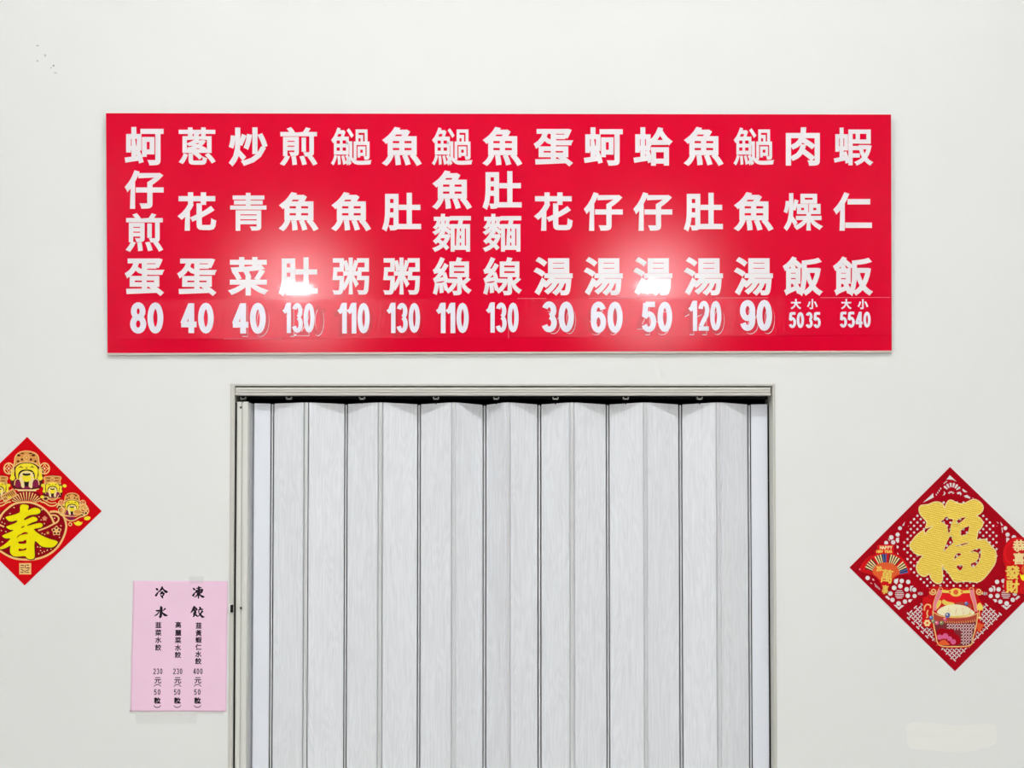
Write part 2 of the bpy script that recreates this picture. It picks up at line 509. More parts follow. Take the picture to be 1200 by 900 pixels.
# folds: x at the top of the door for each upright line and its distance behind the rail
FRONT = 0.013
FOLD = 0.66                         # how far the folds stand back
seq = [  # kind, x0, x1, depth at x0, depth at x1
    ('end', 297.5, 317.5, .042, .051),
    ('S', 317.5, 321, .051), ('P', 321, 356, .050, FRONT), ('F', 356, 362, FRONT),
    ('P', 362, 404, FRONT, .060), ('S', 404, 407.3, .061), ('P', 407.3, 443, .060, FRONT), ('F', 443, 448.8, FRONT),
    ('P', 448.8, 489.5, FRONT, .066), ('S', 489.5, 493, .067), ('P', 493, 529, .066, FRONT), ('F', 529, 534.2, FRONT),
    ('P', 534.2, 566, FRONT, .080), ('S', 566, 569.6, .081), ('P', 569.6, 592.3, .080, FRONT-.003), ('F', 592.3, 598.2, FRONT-.003),
    ('P', 598.2, 630, FRONT, .070), ('S', 630, 634, .071), ('P', 634, 667.2, .070, FRONT), ('F', 667.2, 673.2, FRONT),
    ('P', 673.2, 710.3, FRONT, .070), ('S', 710.3, 713.8, .071), ('P', 713.8, 754, .070, FRONT), ('F', 754, 758.2, FRONT),
    ('P', 758.2, 795.3, FRONT, .071), ('S', 795.3, 799, .072), ('P', 799, 839, .071, FRONT), ('F', 839, 844.2, FRONT),
    ('P', 844.2, 876.2, FRONT, .070), ('S', 876.2, 879.6, .071), ('end', 879.6, 899.6, .070, .064),
]
TOPZ = W(590, 471.6, FRONT).z
def slab(x0, y0, x1, y1, t):
    dx, dy = x1-x0, y1-y0; l = math.hypot(dx, dy); nx, ny = -dy/l*t, dx/l*t
    if ny < 0: nx, ny = -nx, -ny
    ex, ey = dx/l*t*.3, dy/l*t*.3
    return [(x0+ex, y0+ey), (x1-ex, y1-ey), (x1, y1+t*.3), (x1+nx, y1+ny), (x0+nx, y0+ny), (x0, y0+t*.3)]
for it in seq:
    k = it[0]
    it = it[:3] + tuple(FRONT if abs(d_-FRONT) < .004 else d_*FOLD for d_ in it[3:])
    if k in ('P', 'end'):
        a = W(it[1], 475, it[3]); b = W(it[2], 475, it[4])
        o = MB().prism_z(slab(a.x+.0006, it[3], b.x-.0006, it[4], .005), 0.012, TOPZ).make('panel', M_panel if k == 'P' else M_end, dr)
        if k == 'end': o['label'] = 'narrow smooth end panel'
    elif k == 'F':
        a = W(it[1], 475, it[3]).x; b = W(it[2], 475, it[3]).x; y = it[3]; d = b-a
        pr = [(a, y+.016), (a+.19*d, y+.016), (a+.20*d, y+.0002), (a+.47*d, y-.0006), (a+.49*d, y+.003), (a+.51*d, y+.003), (a+.53*d, y-.0006), (a+.80*d, y+.0002), (a+.81*d, y+.016), (b, y+.016), (b, y+.018), (a, y+.018)]
        MB().prism_z(pr, 0.012, TOPZ).make('hinge_strip', M_hinge, dr)
    else:
        a = W(it[1], 475, it[3]).x; b = W(it[2], 475, it[3]).x; y = it[3]; d = b-a
        pr = [(a-.001, y+.018), (a+.27*d, y+.018), (a+.28*d, y+.001), (a+.72*d, y+.001), (a+.73*d, y+.018), (b+.001, y+.018), (b+.001, y+.020), (a-.001, y+.020)]
        MB().prism_z(pr, 0.012, TOPZ-.001).make('seam_strip', M_seam, dr)
# gasket between the start post and the first panel
ga, gb = W(291.2, 480, .03).x, W(297.2, 480, .03).x; gd = gb - ga
MB().prism_z([(ga, .028), (ga+.25*gd, .030), (ga+.35*gd, .022), (ga+.55*gd, .020), (ga+.65*gd, .032), (ga+.85*gd, .036), (gb, .040), (gb, .046), (ga, .036)], 0.012, TOPZ).make('seam_strip', M_seam, dr)
for g0, g1, gy in ((275.3, 277.3, .008), (899.4, 900.9, .046)):  # near-black strips painted in for the shade of the edge gaps
    MB().box(W(g0, 480, gy).x, W(g1, 480, gy).x, gy, gy + .004, 0.0, pt).make('gap_shade_strip', M_track, dr)
# trolley clips hanging below the rail
for x in (285.2, 338.8, 424.5, 511, 581.5, 651, 733.3, 819.7):
    c = W(x, 466, .028); r = .0066; t = .0022; z1 = zb - .0005; z0 = c.z - .0045
    cl = MB().box(c.x-r, c.x-r+t, .022, .034, z0, z1).box(c.x+r-t, c.x+r, .022, .034, z0, z1).box(c.x-r, c.x+r, .022, .034, z0, z0+t).make('trolley_clip', M_clip, dr)
    MB().disc((c.x, .028, TOPZ-.002), 'z', .0014, z0-TOPZ+.003, 8).make('pin', M_track, cl)

# ------------------------------------------------------------------ ceiling lights
def emit(name, rgb, k):
    m = bpy.data.materials.new(name); m.use_nodes = True
    N, L = m.node_tree.nodes, m.node_tree.links
    N.remove(N['Principled BSDF'])
    e = N.new('ShaderNodeEmission'); e.inputs[0].default_value = (*rgb, 1); e.inputs[1].default_value = k
    L.new(e.outputs[0], N['Material Output'].inputs[0])
    return m
M_fill = emit('fill_glow', (0.97, 0.985, 1.0), FILL_POWER)  # glow of the added side tubes
M_near = emit('near_tube_glow', (0.97, 0.985, 1.0), NEAR_POWER)
M_down = emit('downlight_glow', (0.98, 0.99, 1.0), DOWN_POWER)
M_fix = mat('fixture_white', (235, 235, 232), 0.5)
def tube_light(x, y, l, along, lab, glow=None):
    glow = glow or M_fill
    t = empty('tube_light', (x, y, CEIL)); tag(t, lab, 'light')
    def bar(a0, a1, b, z0, z1):
        return MB().box(x+a0, x+a1, y-b, y+b, z0, z1) if along == 'x' else MB().box(x-b, x+b, y+a0, y+a1, z0, z1)
    bar(-l/2, l/2, .03, CEIL-.035, CEIL).make('housing', M_fix, t)
    bar(-l/2-.012, -l/2, .022, CEIL-.075, CEIL).make('end_cap', M_fix, t)
    bar(l/2, l/2+.012, .022, CEIL-.075, CEIL).make('end_cap', M_fix, t)
    if along == 'x': MB().disc((x-l/2, y, CEIL-.055), 'x', .014, l, 16).make('tube', glow, t)
    else: MB().disc((x, y-l/2, CEIL-.055), 'y', .014, l, 16).make('tube', glow, t)
tube_light(-0.72, -1.9, 1.2, 'x', 'left white tube light batten on the ceiling nearest the menu wall', M_near)
tube_light(0.72, -1.9, 1.2, 'x', 'right white tube light batten on the ceiling nearest the menu wall', M_near)
tube_light(-2.5, -3.4, 1.2, 'y', 'added white fill tube along the left side of the ceiling')  # unseen side tubes added as fill to even out the wall light
tube_light(2.5, -3.4, 1.2, 'y', 'added white fill tube along the right side of the ceiling')
tube_light(-2.5, -5.0, 1.2, 'y', 'added white fill tube at the far left of the ceiling')
tube_light(2.5, -5.0, 1.2, 'y', 'added white fill tube at the far right of the ceiling')

# ------------------------------------------------------------------ menu board
zB, zT = WALL.at(585, 412).z, WALL.at(585, 133).z
lean = 0.009
SIGN = Plane((0, -0.011, zB), (0, -(zT-zB), -lean))      # leans out a little at the top
sg = empty('menu_board', WALL.at(585, 412) + Vector((0, -.006, 0)))
tag(sg, 'long red menu board with white dish names and prices above the folding door', 'sign')
quad = [(124.2, 132.6), (1044.2, 134.2), (1045, 410.8), (126, 413.6)]
quad2 = quad[:2] + [(1045.2, 412.8), (126, 415.8)]
flat('board_core', [[quad2]], SIGN, -0.0095, 0.0090, M_core, sg)
flat('red_face', [[quad]], SIGN, -0.0005, 0.0005, M_red, sg)

XC = [169.3, 230.8, 291, 350, 411.5, 471, 529.8, 588.8, 648.5, 707.3, 765.3, 824.6, 883.2, 940.8, 999.6]
menu = ['蚵仔煎蛋', '蔥花蛋', '炒青菜', '煎魚肚', '#魚粥', '魚肚粥', '#魚麵線', '魚肚麵線', '蛋花湯', '蚵仔湯', '蛤仔湯', '魚肚湯', '#魚湯', '肉燥飯', '蝦仁飯']
R3 = [171.6, 248.0, 323.6]; R4 = [171.6, 222.6, 272.8, 323.8]
EM = 46.0
for i, (x, name) in enumerate(zip(XC, menu)):
    rows = R4 if len(name) == 4 else R3
    for ch, y in zip(name, rows):
        if i < 3: y += 0.2 - 0.3*(2-i)
        if ch == '#':      # the fish-name character: fish on the left, crossing on the right
            items = [('魚', x-11.6, y, 23.5, EM, 0.75), ('過', x+8.4, y+.3, 30.5, EM*1.0, 0.65)]
        else:
            items = [(ch, x, y, EM, EM, 1.0 if ch in '麵線蔥燥粥蝦青煎' else 1.35)]
        lettering('character', items, SIGN, 0.0001, M_vinyl, sg, thick=0.0004)

# price strips stuck over the old prices, with the old figures showing through as ridges
flat('price_strip', [[[(136.5, 351.5), (594.5, 350.0), (594.8, 396.0), (137, 397.5)]]], SIGN, 0.0001, 0.0008, M_strip, sg)
flat('price_strip', [[[(597, 350.0), (1043.6, 348.6), (1044.0, 392.6), (597.4, 395.6)]]], SIGN, 0.0001, 0.0008, M_strip, sg)
ghosts = [('10', 276, 316, 357, 394), ('120', 334, 380, 357, 394), ('100', 392, 437, 359, 394), ('130', 458, 495, 360, 394), ('110', 515, 551, 358, 393), ('30', 640, 675, 358, 391),
          ('50', 689, 727, 360, 392), ('45', 746, 785, 360, 392), ('110', 801, 849, 358, 392), ('80', 870, 908, 357, 391)]
for g in ghosts:
    numerals(*g, SIGN, 0.0010, 0.0005, M_ghost, sg, 0.30, name='old_numeral')
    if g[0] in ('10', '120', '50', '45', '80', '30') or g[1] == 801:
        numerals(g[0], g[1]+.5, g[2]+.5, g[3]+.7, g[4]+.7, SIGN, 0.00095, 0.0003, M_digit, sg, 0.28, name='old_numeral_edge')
prices = [('80', 153, 191.5, 355, 390.5), ('40', 212.5, 250.5, 355.5, 390.5), ('40', 273, 311.5, 355.5, 391), ('130', 332.5, 368.5, 355, 390.5), ('110', 397, 433, 355, 391), ('130', 454.5, 492, 355, 390.5),
          ('110', 512.5, 549, 355, 390.5), ('130', 571, 607.5, 354.5, 390), ('30', 635, 672.5, 354, 389), ('60', 692.5, 729.5, 354, 390), ('50', 752, 787.5, 354, 389), ('120', 808, 845, 352.5, 388), ('90', 867, 904.5, 352, 387.5),
          ('50', 924.3, 942, 366, 384.5), ('35', 944, 961.5, 366, 384.5), ('55', 984, 1001.5, 365.5, 384), ('40', 1002.5, 1020, 365.5, 384)]
for p in prices:
    numerals(*p, SIGN, 0.0016, 0.0003, M_digit, sg, 0.37 if len(p[0]) < 3 else 0.40)
for ch, x in (('大', 932.6), ('小', 951.8), ('大', 991.6), ('小', 1011)):
    lettering('character', [(ch, x, 356.4, 12.0, 12.0, 0.45)], SIGN, 0.0010, M_digit, sg, thick=0.0003)
# a torn crumb of film and a scrap of white left beside the fourth price
flat('film_crumb', [[circ(379, 364, 4, 12, 2.6, -.5), circ(379, 364, 2.2, 10, 1.1, -.5)]], SIGN, 0.0010, 0.0010, M_ghost, sg)
flat('white_scrap', [[rect(351, 392.6, 12, 1.9, -.03)]], SIGN, 0.0010, 0.0003, M_digit, sg)

M_highlight = mat('film_highlight_pale', (240, 120, 140), 0.4, 0.4)  # highlight on the lifted film edges, painted in as pale lines
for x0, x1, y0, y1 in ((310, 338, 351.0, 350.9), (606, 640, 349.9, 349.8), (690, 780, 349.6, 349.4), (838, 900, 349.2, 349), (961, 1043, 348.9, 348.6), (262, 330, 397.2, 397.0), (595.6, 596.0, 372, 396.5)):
    flat('film_highlight', ribbon([(x0, y0), (x1, y1)], False, .55), SIGN, 0.0009, 0.0002, M_highlight, sg)
# two ceiling downlights that the glossy board mirrors
for px, py, lab in ((348, 338.5, 'round ceiling downlight further from the menu wall, on the left'), (765, 336, 'round ceiling downlight further from the menu wall, on the right')):
    P = SIGN.at(px, py); d = (P - CAM).normalized(); r = d - 2*d.dot(SIGN.n)*SIGN.n
    t = (CEIL - .012 - P.z) / r.z
    q = P + r*t
    e = empty('downlight', (q.x, q.y, CEIL)); tag(e, lab, 'light')
    ring = MB()
    n = 28
    for i in range(n):
        a0, a1 = 2*math.pi*i/n, 2*math.pi*(i+1)/n
        b = len(ring.v)
        for rr, zz in ((.128, CEIL), (.128, CEIL-.006), (.111, CEIL-.012), (.111, CEIL)):
            for a in (a0, a1): ring.v.append(Vector((q.x+rr*math.cos(a), q.y+rr*math.sin(a), zz)))
        ring.f += [(b, b+1, b+3, b+2), (b+2, b+3, b+5, b+4), (b+4, b+5, b+7, b+6)]
    ring.make('bezel', M_fix, e)
    MB().disc((q.x, q.y, CEIL-.012), 'z', .110, .006, 28).make('diffuser', M_down, e)

# ------------------------------------------------------------------ pink price notice
M_pink = noise_on(mat('pink_paper', (252, 213, 236), 0.75, 0.2), (1, 1, 1), 14, 4, 0.02)
M_ink = mat('black_ink', (34, 20, 32), 0.8, 0.2)
M_ink2 = mat('thin_black_ink', (48, 28, 44), 0.8, 0.2)
M_tape = mat('clear_tape', (236, 236, 230), 0.25, 0.5, alpha=0.10)
def pw_(px, py):
    e = 0.0007*math.sin(px*.09+1)*math.sin(py*.05) + 0.0009
    k = max(0.0, (py-806)/28.0)
    u = max(0.0, min(1.0, (200-px)/40.0)); v = max(0.0, min(1.0, (px-240)/20.0))
    e += 0.0016*k*u*(0.6+math.sin(px*.45+py*.25)) + 0.0010*k*v*(1+math.sin(px*.5-py*.4))
    return e
nt = empty('pink_notice', WALL.at(210, 834))
tag(nt, 'pink paper price notice in black characters taped beside the folding door', 'notice')
V, F = [], []
nx, ny = 44, 60
for j in range(ny+1):
    for i in range(nx+1):
        u, v = i/nx, j/ny
        px = (156.2*(1-u)+267.2*u)*(1-v) + (152.8*(1-u)+265.2*u)*v
        py = (680.6*(1-u)+681.0*u)*(1-v) + (833.8*(1-u)+834.0*u)*v
        V.append(WALL.at(px, py, pw_(px, py)))
for j in range(ny):
    for i in range(nx):
        a = j*(nx+1)+i
        F.append((a, a+1, a+nx+2, a+nx+1))
sheet = build('paper_sheet', V, F, M_pink, nt, smooth=True)
sheet.modifiers.new('thickness', 'SOLIDIFY').thickness = 0.0003
def pen(px_list):
    return [([(x, y, w_) for x, y, w_ in p]) for p in px_list]
# big brush characters, strokes measured at 13.33x from (165, 680)
def Z(pts): return [(165 + x/13.333, 680 + y/13.333, w_*1.22/13.333) for x, y, w_ in pts]
BR = {
 '冷': [[(235,125,8),(255,140,30),(272,158,12)], [(232,250,26),(250,222,26),(285,168,6)], [(335,95,14),(332,130,30),(300,165,18),(262,200,5)], [(338,120,16),(370,160,24),(400,180,34),(428,183,6)],
        [(305,190,12),(335,182,18),(355,182,12)], [(298,218,14),(335,205,22),(365,205,18),(352,235,20),(340,250,10)], [(310,232,12),(335,258,24),(350,285,8)]],
 '水': [[(310,405,10),(322,430,34),(318,500,34),(314,560,32),(300,580,18),(288,560,6)], [(235,470,10),(260,478,22),(292,470,12),(270,520,16),(240,545,16),(212,560,4)], [(388,440,26),(360,465,14),(332,490,6)], [(325,490,14),(352,520,24),(385,545,32),(426,552,5)]],
 '凍': [[(815,122,8),(835,138,28),(852,155,10)], [(812,250,30),(830,222,24),(858,180,6)], [(868,128,12),(905,120,18),(950,112,14)], [(870,150,26),(872,200,20)], [(870,158,14),(940,148,18),(962,150,26),(950,200,18)], [(876,180,20),(945,172,20)], [(876,206,18),(945,198,18)],
        [(906,92,16),(912,140,28),(905,220,26),(902,288,14)], [(895,215,20),(865,250,16),(835,268,5)], [(915,215,16),(945,245,24),(975,258,30),(1000,260,5)]],
 '餃': [[(840,400,18),(830,440,34),(805,480,22),(778,512,6)], [(845,420,16),(872,450,26),(885,470,8)], [(830,468,18),(870,468,18)], [(832,490,40),(870,490,40)], [(830,500,20),(834,545,22),(822,575,18)], [(838,535,14),(870,548,22),(890,565,10)], [(835,512,26),(872,512,24)],
        [(920,415,12),(930,435,28),(936,450,10)], [(895,470,12),(935,455,20),(975,455,16)], [(915,478,18),(900,500,10)], [(948,475,14),(966,490,24),(972,500,8)], [(955,495,20),(925,540,20),(880,575,5)], [(905,500,12),(940,545,24),(968,572,28),(1000,570,5)]],
}
for ch, strokes in BR.items():
    G = []
    for s in strokes:
        G += ribbon(sm(Z(s), 4, closed=False))
    flat('character', G, WALL, 0.0005, 0.0, M_ink, nt, wave=pw_)
cols = [(185.8, [('韮', 732.6), ('菜', 741.4), ('水', 750), ('餃', 758.8)], 185.2),
        (209.0, [('高', 732.2), ('麗', 741.6), ('菜', 750.2), ('水', 759), ('餃', 767.4)], 208.6),
        (233.0, [('韮', 733.2), ('黃', 741.8), ('蝦', 749.8), ('仁', 758.2), ('水', 766.6), ('餃', 774.8)], 232.2)]
for k, (x, chars, xd) in enumerate(cols):
    for j, (ch, y) in enumerate(chars):
        lettering('character', [(ch, x - .1*j, y, 7.3, 7.5, 0.24)], WALL, 0.0005, M_ink2, nt, wave=pw_)
    amount = ('230', '230', '400')[k]
    for j, c in enumerate(amount):
        flat('numeral', numeral_groups(c, xd-5.6+3.9*j, xd-5.6+3.9*j+3.2, 783.2, 790.2, .27), WALL, 0.0005, 0.0, M_ink2, nt, wave=pw_)
    lettering('character', [('元', xd-.2, 797, 8.2, 8.4, 0.20)], WALL, 0.0005, M_ink2, nt, wave=pw_)
    flat('bracket', ribbon(sm([(xd-4.8, 804.8, .5), (xd-3.6, 803.3, .8), (xd-2, 802.4, .9), (xd-.5, 802.2, .9), (xd+1, 802.4, .9), (xd+2.6, 803.3, .8), (xd+3.8, 804.8, .5)], 4, False)), WALL, 0.0005, 0.0, M_ink2, nt, wave=pw_)
    for j, c in enumerate('50'):
        flat('numeral', numeral_groups(c, xd-4.8+4.4*j, xd-4.8+4.4*j+3.5, 807.6, 814.3, .26), WALL, 0.0005, 0.0, M_ink2, nt, wave=pw_)
    lettering('character', [('粒', xd-.6, 821, 7.6, 7.2, 0.42)], WALL, 0.0005, M_ink, nt, wave=pw_)
    flat('bracket', ribbon(sm([(xd-5, 826.4, .5), (xd-3.8, 827.9, .8), (xd-2.2, 828.8, .9), (xd-.7, 829, .9), (xd+.8, 828.8, .9), (xd+2.4, 827.9, .8), (xd+3.6, 826.4, .5)], 4, False)), WALL, 0.0005, 0.0, M_ink2, nt, wave=pw_)
for q in ([(151.5, 832), (262.5, 832.6), (262, 837.2), (152, 836.2)], [(159, 836.6), (232, 836), (230, 847), (160, 847.5)], [(222, 675.8), (239, 675.2), (239, 684), (222, 684)]):
    flat('tape_strip', [[q]], WALL, 0.0035, 0.0001, M_tape, nt)

# ------------------------------------------------------------------ spring poster (left)
M_pred = noise_on(mat('poster_red', (216, 0, 14), 0.8, 0.10), (1, 1, 1), 30, 3, 0.03)
M_pdark = noise_on(mat('poster_dark_red', (148, 0, 18), 0.8, 0.10), (1, 1, 1), 90, 3, 0.12)
M_foil = mat('pale_gold_foil', (250, 200, 120), 0.4, 0.4)
M_pale = mat('cream_print', (253, 226, 160), 0.5, 0.3)
M_orange = noise_on(mat('orange_gold_print', (226, 152, 66), 0.5, 0.3), (1, 1, 1), 160, 3, 0.16)
M_face = noise_on(mat('yellow_print', (254, 230, 34), 0.55, 0.3), (1, 1, 1), 60, 3, 0.05)
M_flock = noise_on(mat('yellow_flock', (253, 236, 14), 0.9, 0.1), (1, 1, 1), 400, 3, 0.07, 0.5, 0.0006)
M_black = mat('black_print', (26, 12, 8), 0.6, 0.2)
M_maroon = mat('maroon_print', (92, 10, 14), 0.6, 0.2)
M_plum = mat('plum_print', (140, 16, 66), 0.6, 0.2)
M_pinkp = mat('pink_print', (240, 130, 150), 0.6, 0.2)
T0 = 0.0006                           # card stock
lp = empty('spring_poster', WALL.at(29, 686))
tag(lp, 'red diamond poster with a yellow brush character and bearded men in ornate hats', 'poster')
flat('card', [[[(32, 512), (119.3, 599), (29, 686), (-58, 599)]]], WALL, 0.0004, T0, M_pred, lp)
L1 = 0.0004 + T0
def L(n): return L1 + 0.00016*n
MIR = 30.5
def mir(pts): return [(2*MIR - p[0],) + tuple(p[1:]) for p in pts]

# pouch: dark field with foil outlines
pouch = sm([(27, 588.6), (40, 590), (52, 596.5), (58.5, 600), (66, 599.6), (73, 603), (77, 611), (77.6, 620), (73.5, 632), (66, 643), (55, 651), (42, 655.2), (29, 655.8), (16, 654), (4, 648), (-6, 640), (-13, 629), (-16, 618), (-15, 607), (-9, 600), (0, 599), (8, 595), (16, 590.5)], 4)
flat('pouch_field', [[pouch]], WALL, L1, 0.00012, M_pdark, lp)
flat('pouch_outline', ribbon(sm([(58.5, 600), (66, 599.6), (73, 603), (77, 611), (77.6, 620), (73.5, 632), (66, 643), (55, 651), (42, 655.2), (29, 655.8), (16, 654), (4, 648), (-6, 640), (-13, 629), (-16, 618), (-15, 607), (-9, 600), (0, 599)], 4, False), False, 2.3)
     + ribbon(sm([(-1, 610), (3, 602), (9, 596), (17, 590.6), (27, 588.6), (38, 589.4), (48, 593.6), (56, 600), (61, 607.5), (63.4, 613)], 4, False), False, 2.2)
     + ribbon(sm([(60, 603.8), (65.5, 604), (69, 607), (67.6, 611.4), (62, 614.6), (54, 618.6), (45, 621.8)], 4, False), False, 1.7)
     + ribbon(sm(mir([(60, 603.8), (65.5, 604), (69, 607), (67.6, 611.4), (62, 614.6), (56, 617.4)]), 4, False), False, 1.7), WALL, L(1), 0.0002, M_foil, lp)
spk = [(16.6, 594.8), (12, 601.8), (4.4, 607.8), (2.6, 612), (5.8, 613.6), (1.8, 621.8), (49.4, 597.4), (46, 605.6), (48.4, 609.4), (52.2, 613.6), (64, 607.2), (71.6, 616.2), (49.6, 625), (52.6, 626.2), (70, 629.8), (44.2, 641), (47.4, 641.4), (47.8, 645.2), (45.6, 648.8), (49.6, 647.8), (52, 646.4), (55.6, 644.8), (60, 643.6), (3, 635), (7, 623), (-5, 622), (-9, 630), (-3, 615)]
flat('confetti', [[circ(x, y, .75 + .3*random.random(), 7, .6, random.random()*3)] for x, y in spk], WALL, L(1), 0.0001, M_pale, lp)
def blossom(name, cx, cy, r, m1, m2):
    o = flat(name, [[sm([(cx + (r if i % 2 == 0 else r*.70)*math.cos(math.pi*i/5 - math.pi/2), cy + (r if i % 2 == 0 else r*.70)*math.sin(math.pi*i/5 - math.pi/2)) for i in range(10)], 3)]], WALL, L(1), 0.0002, m1, lp)
    flat('petal_centre', [[circ(cx + r*.55*math.cos(math.radians(72*i-90)), cy + r*.55*math.sin(math.radians(72*i-90)), r*.22, 8)] for i in range(5)], WALL, L(3), 0.0001, m2, o)
blossom('blossom', 66.4, 622.2, 6.2, M_foil, M_maroon)
blossom('blossom', 52.6, 607.6, 3.2, M_orange, M_pinkp)
flat('star', [[[(56.2 + (2.4 if i % 2 == 0 else 1.1)*math.cos(math.pi*i/5-math.pi/2), 624.4 + (2.4 if i % 2 == 0 else 1.1)*math.sin(math.pi*i/5-math.pi/2)) for i in range(10)]]], WALL, L(1), 0.0002, M_orange, lp)

# the brush character for spring
def Zs(pts): return [(x/15.0, 585 + y/15.0) for x, y in pts]
spring = Zs([(365,115),(400,92),(480,100),(510,130),(495,198),(560,165),(625,150),(690,170),(718,205),(700,245),(640,268),(560,275),(480,305),(425,352),(440,368),(520,335),(590,308),(640,325),(665,350),(645,385),(560,415),(480,458),(500,466),(600,440),(690,420),(745,430),(752,470),(720,500),(640,515),(600,532),(660,590),(760,650),(880,700),(990,730),(1020,765),(960,830),(900,850),(800,845),(740,830),(690,790),(617,735),(612,900),(615,1000),(600,1040),(560,1055),(500,1050),(465,1020),(440,1002),(380,1005),(290,1010),(240,1000),(188,950),(180,880),(185,818),(100,862),(0,885),(-45,880),(0,848),(80,800),(150,740),(190,690),(100,690),(45,652),(60,632),(160,590),(245,545),(190,540),(150,520),(115,492),(130,475),(200,450),(290,410),(305,372),(220,392),(165,388),(125,355),(105,322),(130,305),(230,280),(350,235),(355,160)])
sh = [Zs([(300,692),(316,645),(370,612),(440,578),(505,602),(430,618),(350,640)]), Zs([(372,500),(395,482),(440,468),(425,490),(385,506)]),
      Zs([(330,745),(400,741),(462,712),(468,775),(400,785),(335,780)]), Zs([(335,868),(400,880),(465,858),(463,892),(400,905),(337,912)])]
flat('character_shadow', ribbon(sm([(p[0]+.25, p[1]+.45) for p in spring], 2), True, 1.5), WALL, L(2), 0.0001, M_maroon, lp)['label'] = 'dark printed outline'
flat('brush_character', [[sm(spring, 2)] + [sm(q, 2) for q in sh]], WALL, L(2), 0.0009, M_flock, lp)
# small square seal
se = flat('seal', [[rect(29.7, 666.5, 14, 13.2)]], WALL, L1, 0.0001, M_foil, lp)
flat('seal_marks', [[rect(26.2, 662.6, 4.2, 1.0)], [rect(32.6, 662.4, 3.4, 1.0)], [rect(26, 665.2, 4.4, .9)], [rect(33, 665.6, 4.2, 1.2)], [rect(29.6, 664, .9, 4)], [rect(26.4, 668, 3.8, .9, .4)], [rect(32.6, 668.2, 4, .9, -.4)], [rect(26, 670.6, 3.4, 1.0)], [rect(32.6, 670.8, 3.4, 1.0)], [rect(29.4, 669.8, 1.0, 2.6)]], WALL, L(1), 0.0001, M_maroon, se)

